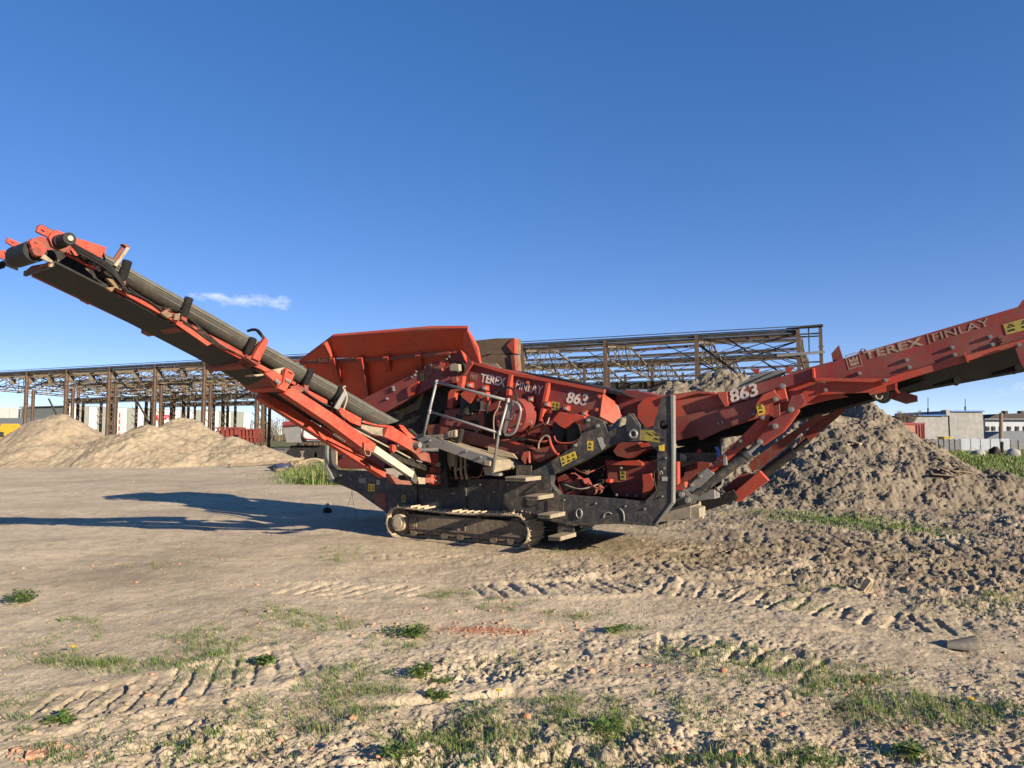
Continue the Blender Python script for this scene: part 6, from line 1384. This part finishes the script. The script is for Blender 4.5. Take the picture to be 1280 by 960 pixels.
part('head_cutout', 'z1', [(430, 240), (470, 270), (510, 300), (500, 322), (460, 295)], -.036, .01, M_VOID, sc, F=SF); bolts('z1', [(552, 342), (530, 320), (480, 285)], -.03, sc, F=SF, sc=.8)
part('head_side', 'z1', [(150, 190), (230, 160), (430, 215), (585, 330), (420, 300)], .64, .03, M_REDD, sc, F=SF)
part('tension_plate', 'd1', [(545, 560), (580, 512), (600, 515), (705, 598), (690, 620), (640, 605)], -.02, .03, M_DUST, sc, F=SF); part('tension_plate', 'd1', [(650, 670), (690, 630), (712, 640), (690, 680)], -.01, .03, M_DUST, sc, F=SF)
m = MB(); m.beam(sp(*z1p('d1', 700, 640), .0), sp(*z1p('d1', 335, 772), .64), .03, .05); obj('scraper_bar', m, M_GREY, sc); sheet('scraper_sheet', 'd1', [[(690, 615, .0), (640, 640, .0), (330, 740, .6), (420, 665, .6)]], .015, M_REDD, sc, F=SF)
for dx, r in ((0, .014), (14, .014), (30, .011)):
    ptube('hydraulic_hose', 'z1', [(405, 195 + dx * .3), (450, 225 + dx), (560, 285 + dx), (640, 340 + dx), (690, 410 + dx * .6), (735, 490)], [-.26, -.2, -.14, -.12, -.12, -.08], r, M_BLACK, sc, F=SF, n=8)
ptube('hydraulic_hose', 'z1', [(400, 240), (430, 280), (470, 270), (510, 300), (525, 330)], -.08, .010, M_BLACK, sc, F=SF); ptube('hydraulic_hose', 'z1', [(610, 330), (600, 370), (650, 400), (690, 455)], -.08, .014, M_BLACK, sc, F=SF)
for pts in ([(610, 400), (650, 410), (700, 445), (695, 470), (660, 455)], [(605, 455), (660, 450), (640, 478)], [(920, 600), (950, 580), (990, 615), (960, 630)], [(1000, 605), (1030, 600), (1025, 640), (995, 640)]): part('fitting', 'z1', pts, -.07, .05, M_RUST, sc, F=SF)
part('fork', 'z2', [(0, 205), (30, 195), (210, 315), (180, 330)], -.04, .02, M_RED, sc, F=SF)
# middle hinge and cradle
hg_ = part('hinge_plate', 'd2', [(555, 290), (640, 240), (770, 310), (790, 360), (760, 430), (830, 520), (790, 530), (715, 470), (660, 410), (650, 370), (590, 320)], -.08, .06, M_RED, sc, F=SF); part('hinge_cheek', 'd2', [(650, 235), (800, 205), (830, 215), (800, 330), (760, 320), (690, 265)], -.02, .05, M_DUST, sc, F=SF)
part('hinge_arm', 'd2', [(800, 340), (830, 215), (910, 250), (940, 300), (915, 370), (895, 400), (820, 525), (720, 480), (790, 400)], -.12, .06, M_RED, sc, F=SF, holes=[zz('d2', [(845, 265), (860, 255), (918, 290), (905, 302)])]); bolts('d2', [(825, 375), (860, 392), (690, 385), (715, 410)], -.12, sc, F=SF, sc=.9)
part('cradle_lip', 'd2', [(400, 305), (560, 285), (590, 300), (560, 310), (430, 325)], -.03, .2, M_DUST, sc, F=SF)
sheet('cradle', 'd2', [[(60, 310, .75), (240, 310, .7), (570, 300, .0), (660, 400, .0), (780, 530, .0), (300, 500, .7), (200, 400, .75)]], .03, M_REDD, sc, F=SF); sheet('cradle_base', 'd2', [[(290, 500, .72), (700, 480, .0), (790, 530, -.02), (400, 545, .72)]], .03, M_RED, sc, F=SF)
part('hinge_shoe', 'd2', [(880, 460), (980, 440), (1070, 515), (1000, 545), (900, 490)], -.08, .06, M_REDD, sc, F=SF); part('hinge_tab', 'd2', [(910, 380), (960, 405), (950, 440), (900, 420)], -.06, .04, M_RED, sc, F=SF)
# lower beam, telescopic strut, far strut
bmn = part('lower_beam', 'z3', [(362, 398), (385, 390), (420, 402), (640, 545), (868, 710), (852, 757), (800, 738), (600, 590), (345, 420)], -.10, .14, M_RED, sc, F=SF)
part('beam_collar', 'z3', [(800, 700), (835, 690), (868, 708), (852, 757), (800, 738)], -.14, .2, M_RED, sc, F=SF); ptube('pin_chain', 'z3', [(805, 705), (803, 740), (812, 770), (832, 775), (838, 750), (825, 735)], -.15, .006, M_DUST, sc, F=SF)
m = MB(); m.beam(sp(*z1p('z3', 850, 735), -.04), sp(*z1p('z3', 1070, 885), -.04), .09, .10); obj('telescopic_strut', m, M_WHITE, sc)
part('strut_foot', 'd3', [(900, 525), (940, 520), (950, 560), (980, 640), (960, 680), (915, 640)], -.08, .1, M_GREY, sc, F=SF); part('strut_joint', 'd3', [(975, 610), (1050, 620), (1055, 680), (990, 680)], -.08, .1, M_DUST, sc, F=SF)
m = MB(); m.beam(sp(*z1p('z3', 205, 425), .62), sp(*z1p('z3', 905, 880), .62), .12, .13); obj('lower_beam', m, M_RED, sc)
part('beam_shoe', 'd3', [(500, 480), (540, 490), (660, 560), (665, 615), (640, 610), (510, 525)], .50, .06, M_RED, sc, F=SF); part('shoe_clip', 'd3', [(465, 455), (490, 460), (515, 480), (500, 500)], .48, .06, M_BLACK, sc, F=SF)
# feed boot at the lower end
bt = part('feed_boot', 'd3', [(640, 205), (680, 108), (745, 118), (820, 165), (905, 225), (930, 240), (905, 340), (890, 332), (760, 258)], -.16, .06, M_RED, sc, F=SF); sheet('boot_wing', 'd3', [[(640, 205, -.15), (520, 180, .0), (410, 120, .1), (420, 50, .12), (530, 95, .1), (680, 110, -.1)]], .02, M_DUST, sc, F=SF)
sheet('boot_lip', 'd3', [[(430, 52, .06), (550, 95, .0), (690, 105, -.12), (740, 118, -.12), (680, 118, -.12), (545, 108, 0), (430, 66, .06)]], .02, M_RED, sc, F=SF)
part('boot_cheek', 'd3', [(790, 85), (830, 95), (920, 180), (955, 220), (900, 225), (810, 130)], -.10, .05, M_RED, sc, F=SF); part('boot_block', 'd3', [(880, 125), (920, 130), (975, 185), (970, 205), (900, 150)], -.13, .1, M_BLACK, sc, F=SF)
part('boot_end', 'd3', [(905, 225), (930, 240), (1000, 260), (1010, 360), (960, 380), (900, 340)], -.05, .3, M_REDD, sc, F=SF); part('tail_frame', 'd3', [(620, 355), (720, 345), (900, 425), (1140, 510), (1120, 560), (980, 520), (760, 440)], .05, .1, M_VOID, sc, F=SF)
m = MB(); m.beam(sp(*z1p('d3', 300, 110), .0), sp(*z1p('d3', 730, 335), .0), .02, .02); m.beam(sp(*z1p('d3', 760, 345), .0), sp(*z1p('d3', 900, 420), .0), .02, .02); obj('belt_edge_strip', m, M_DUST, sc)
part('edge_clip', 'd3', [(725, 285), (760, 290), (765, 350), (735, 365), (722, 345)], -.08, .06, M_RED, sc, F=SF)
for nm, k, pts, mt in (('tail_bracket', 'd3', [(1125, 365), (1180, 370), (1190, 440), (1165, 500), (1135, 480)], M_RED), ('tail_bracket', 'd3', [(1110, 590), (1200, 580), (1205, 680), (1150, 690), (1110, 660)], M_RED), ('tail_bracket', 'd3', [(700, 595), (735, 590), (800, 640), (900, 650), (920, 690), (760, 680)], M_REDD), ('tail_bracket', 'd3', [(1050, 620), (1110, 615), (1110, 665), (1050, 668)], M_REDD), ('tail_bracket', 'd3', [(1140, 510), (1210, 520), (1200, 575), (1150, 570)], M_REDD), ('tail_plate', 'd3', [(960, 380), (1060, 360), (1130, 400), (1130, 470), (1010, 440)], M_REDD)):
    part(nm, k, pts, -.08, .10, mt, sc, F=SF)
pcyl('tail_pin', 'd3', (1002, 292), 20, -.16, -.0, M_GALV, sc, F=SF); pcyl('tail_pin', 'd3', (1192, 485), 16, -.12, -.0, M_DUST, sc, F=SF); bolts('d3', [(1150, 600), (1185, 600), (1150, 650), (1185, 655), (770, 290)], -.09, sc, F=SF, sc=.8)
part('side_mount', 'px', [(540, 575), (556, 560), (560, 610), (545, 612), (500, 605), (495, 598)], .0, .3, M_VOID, sc, F=MF)
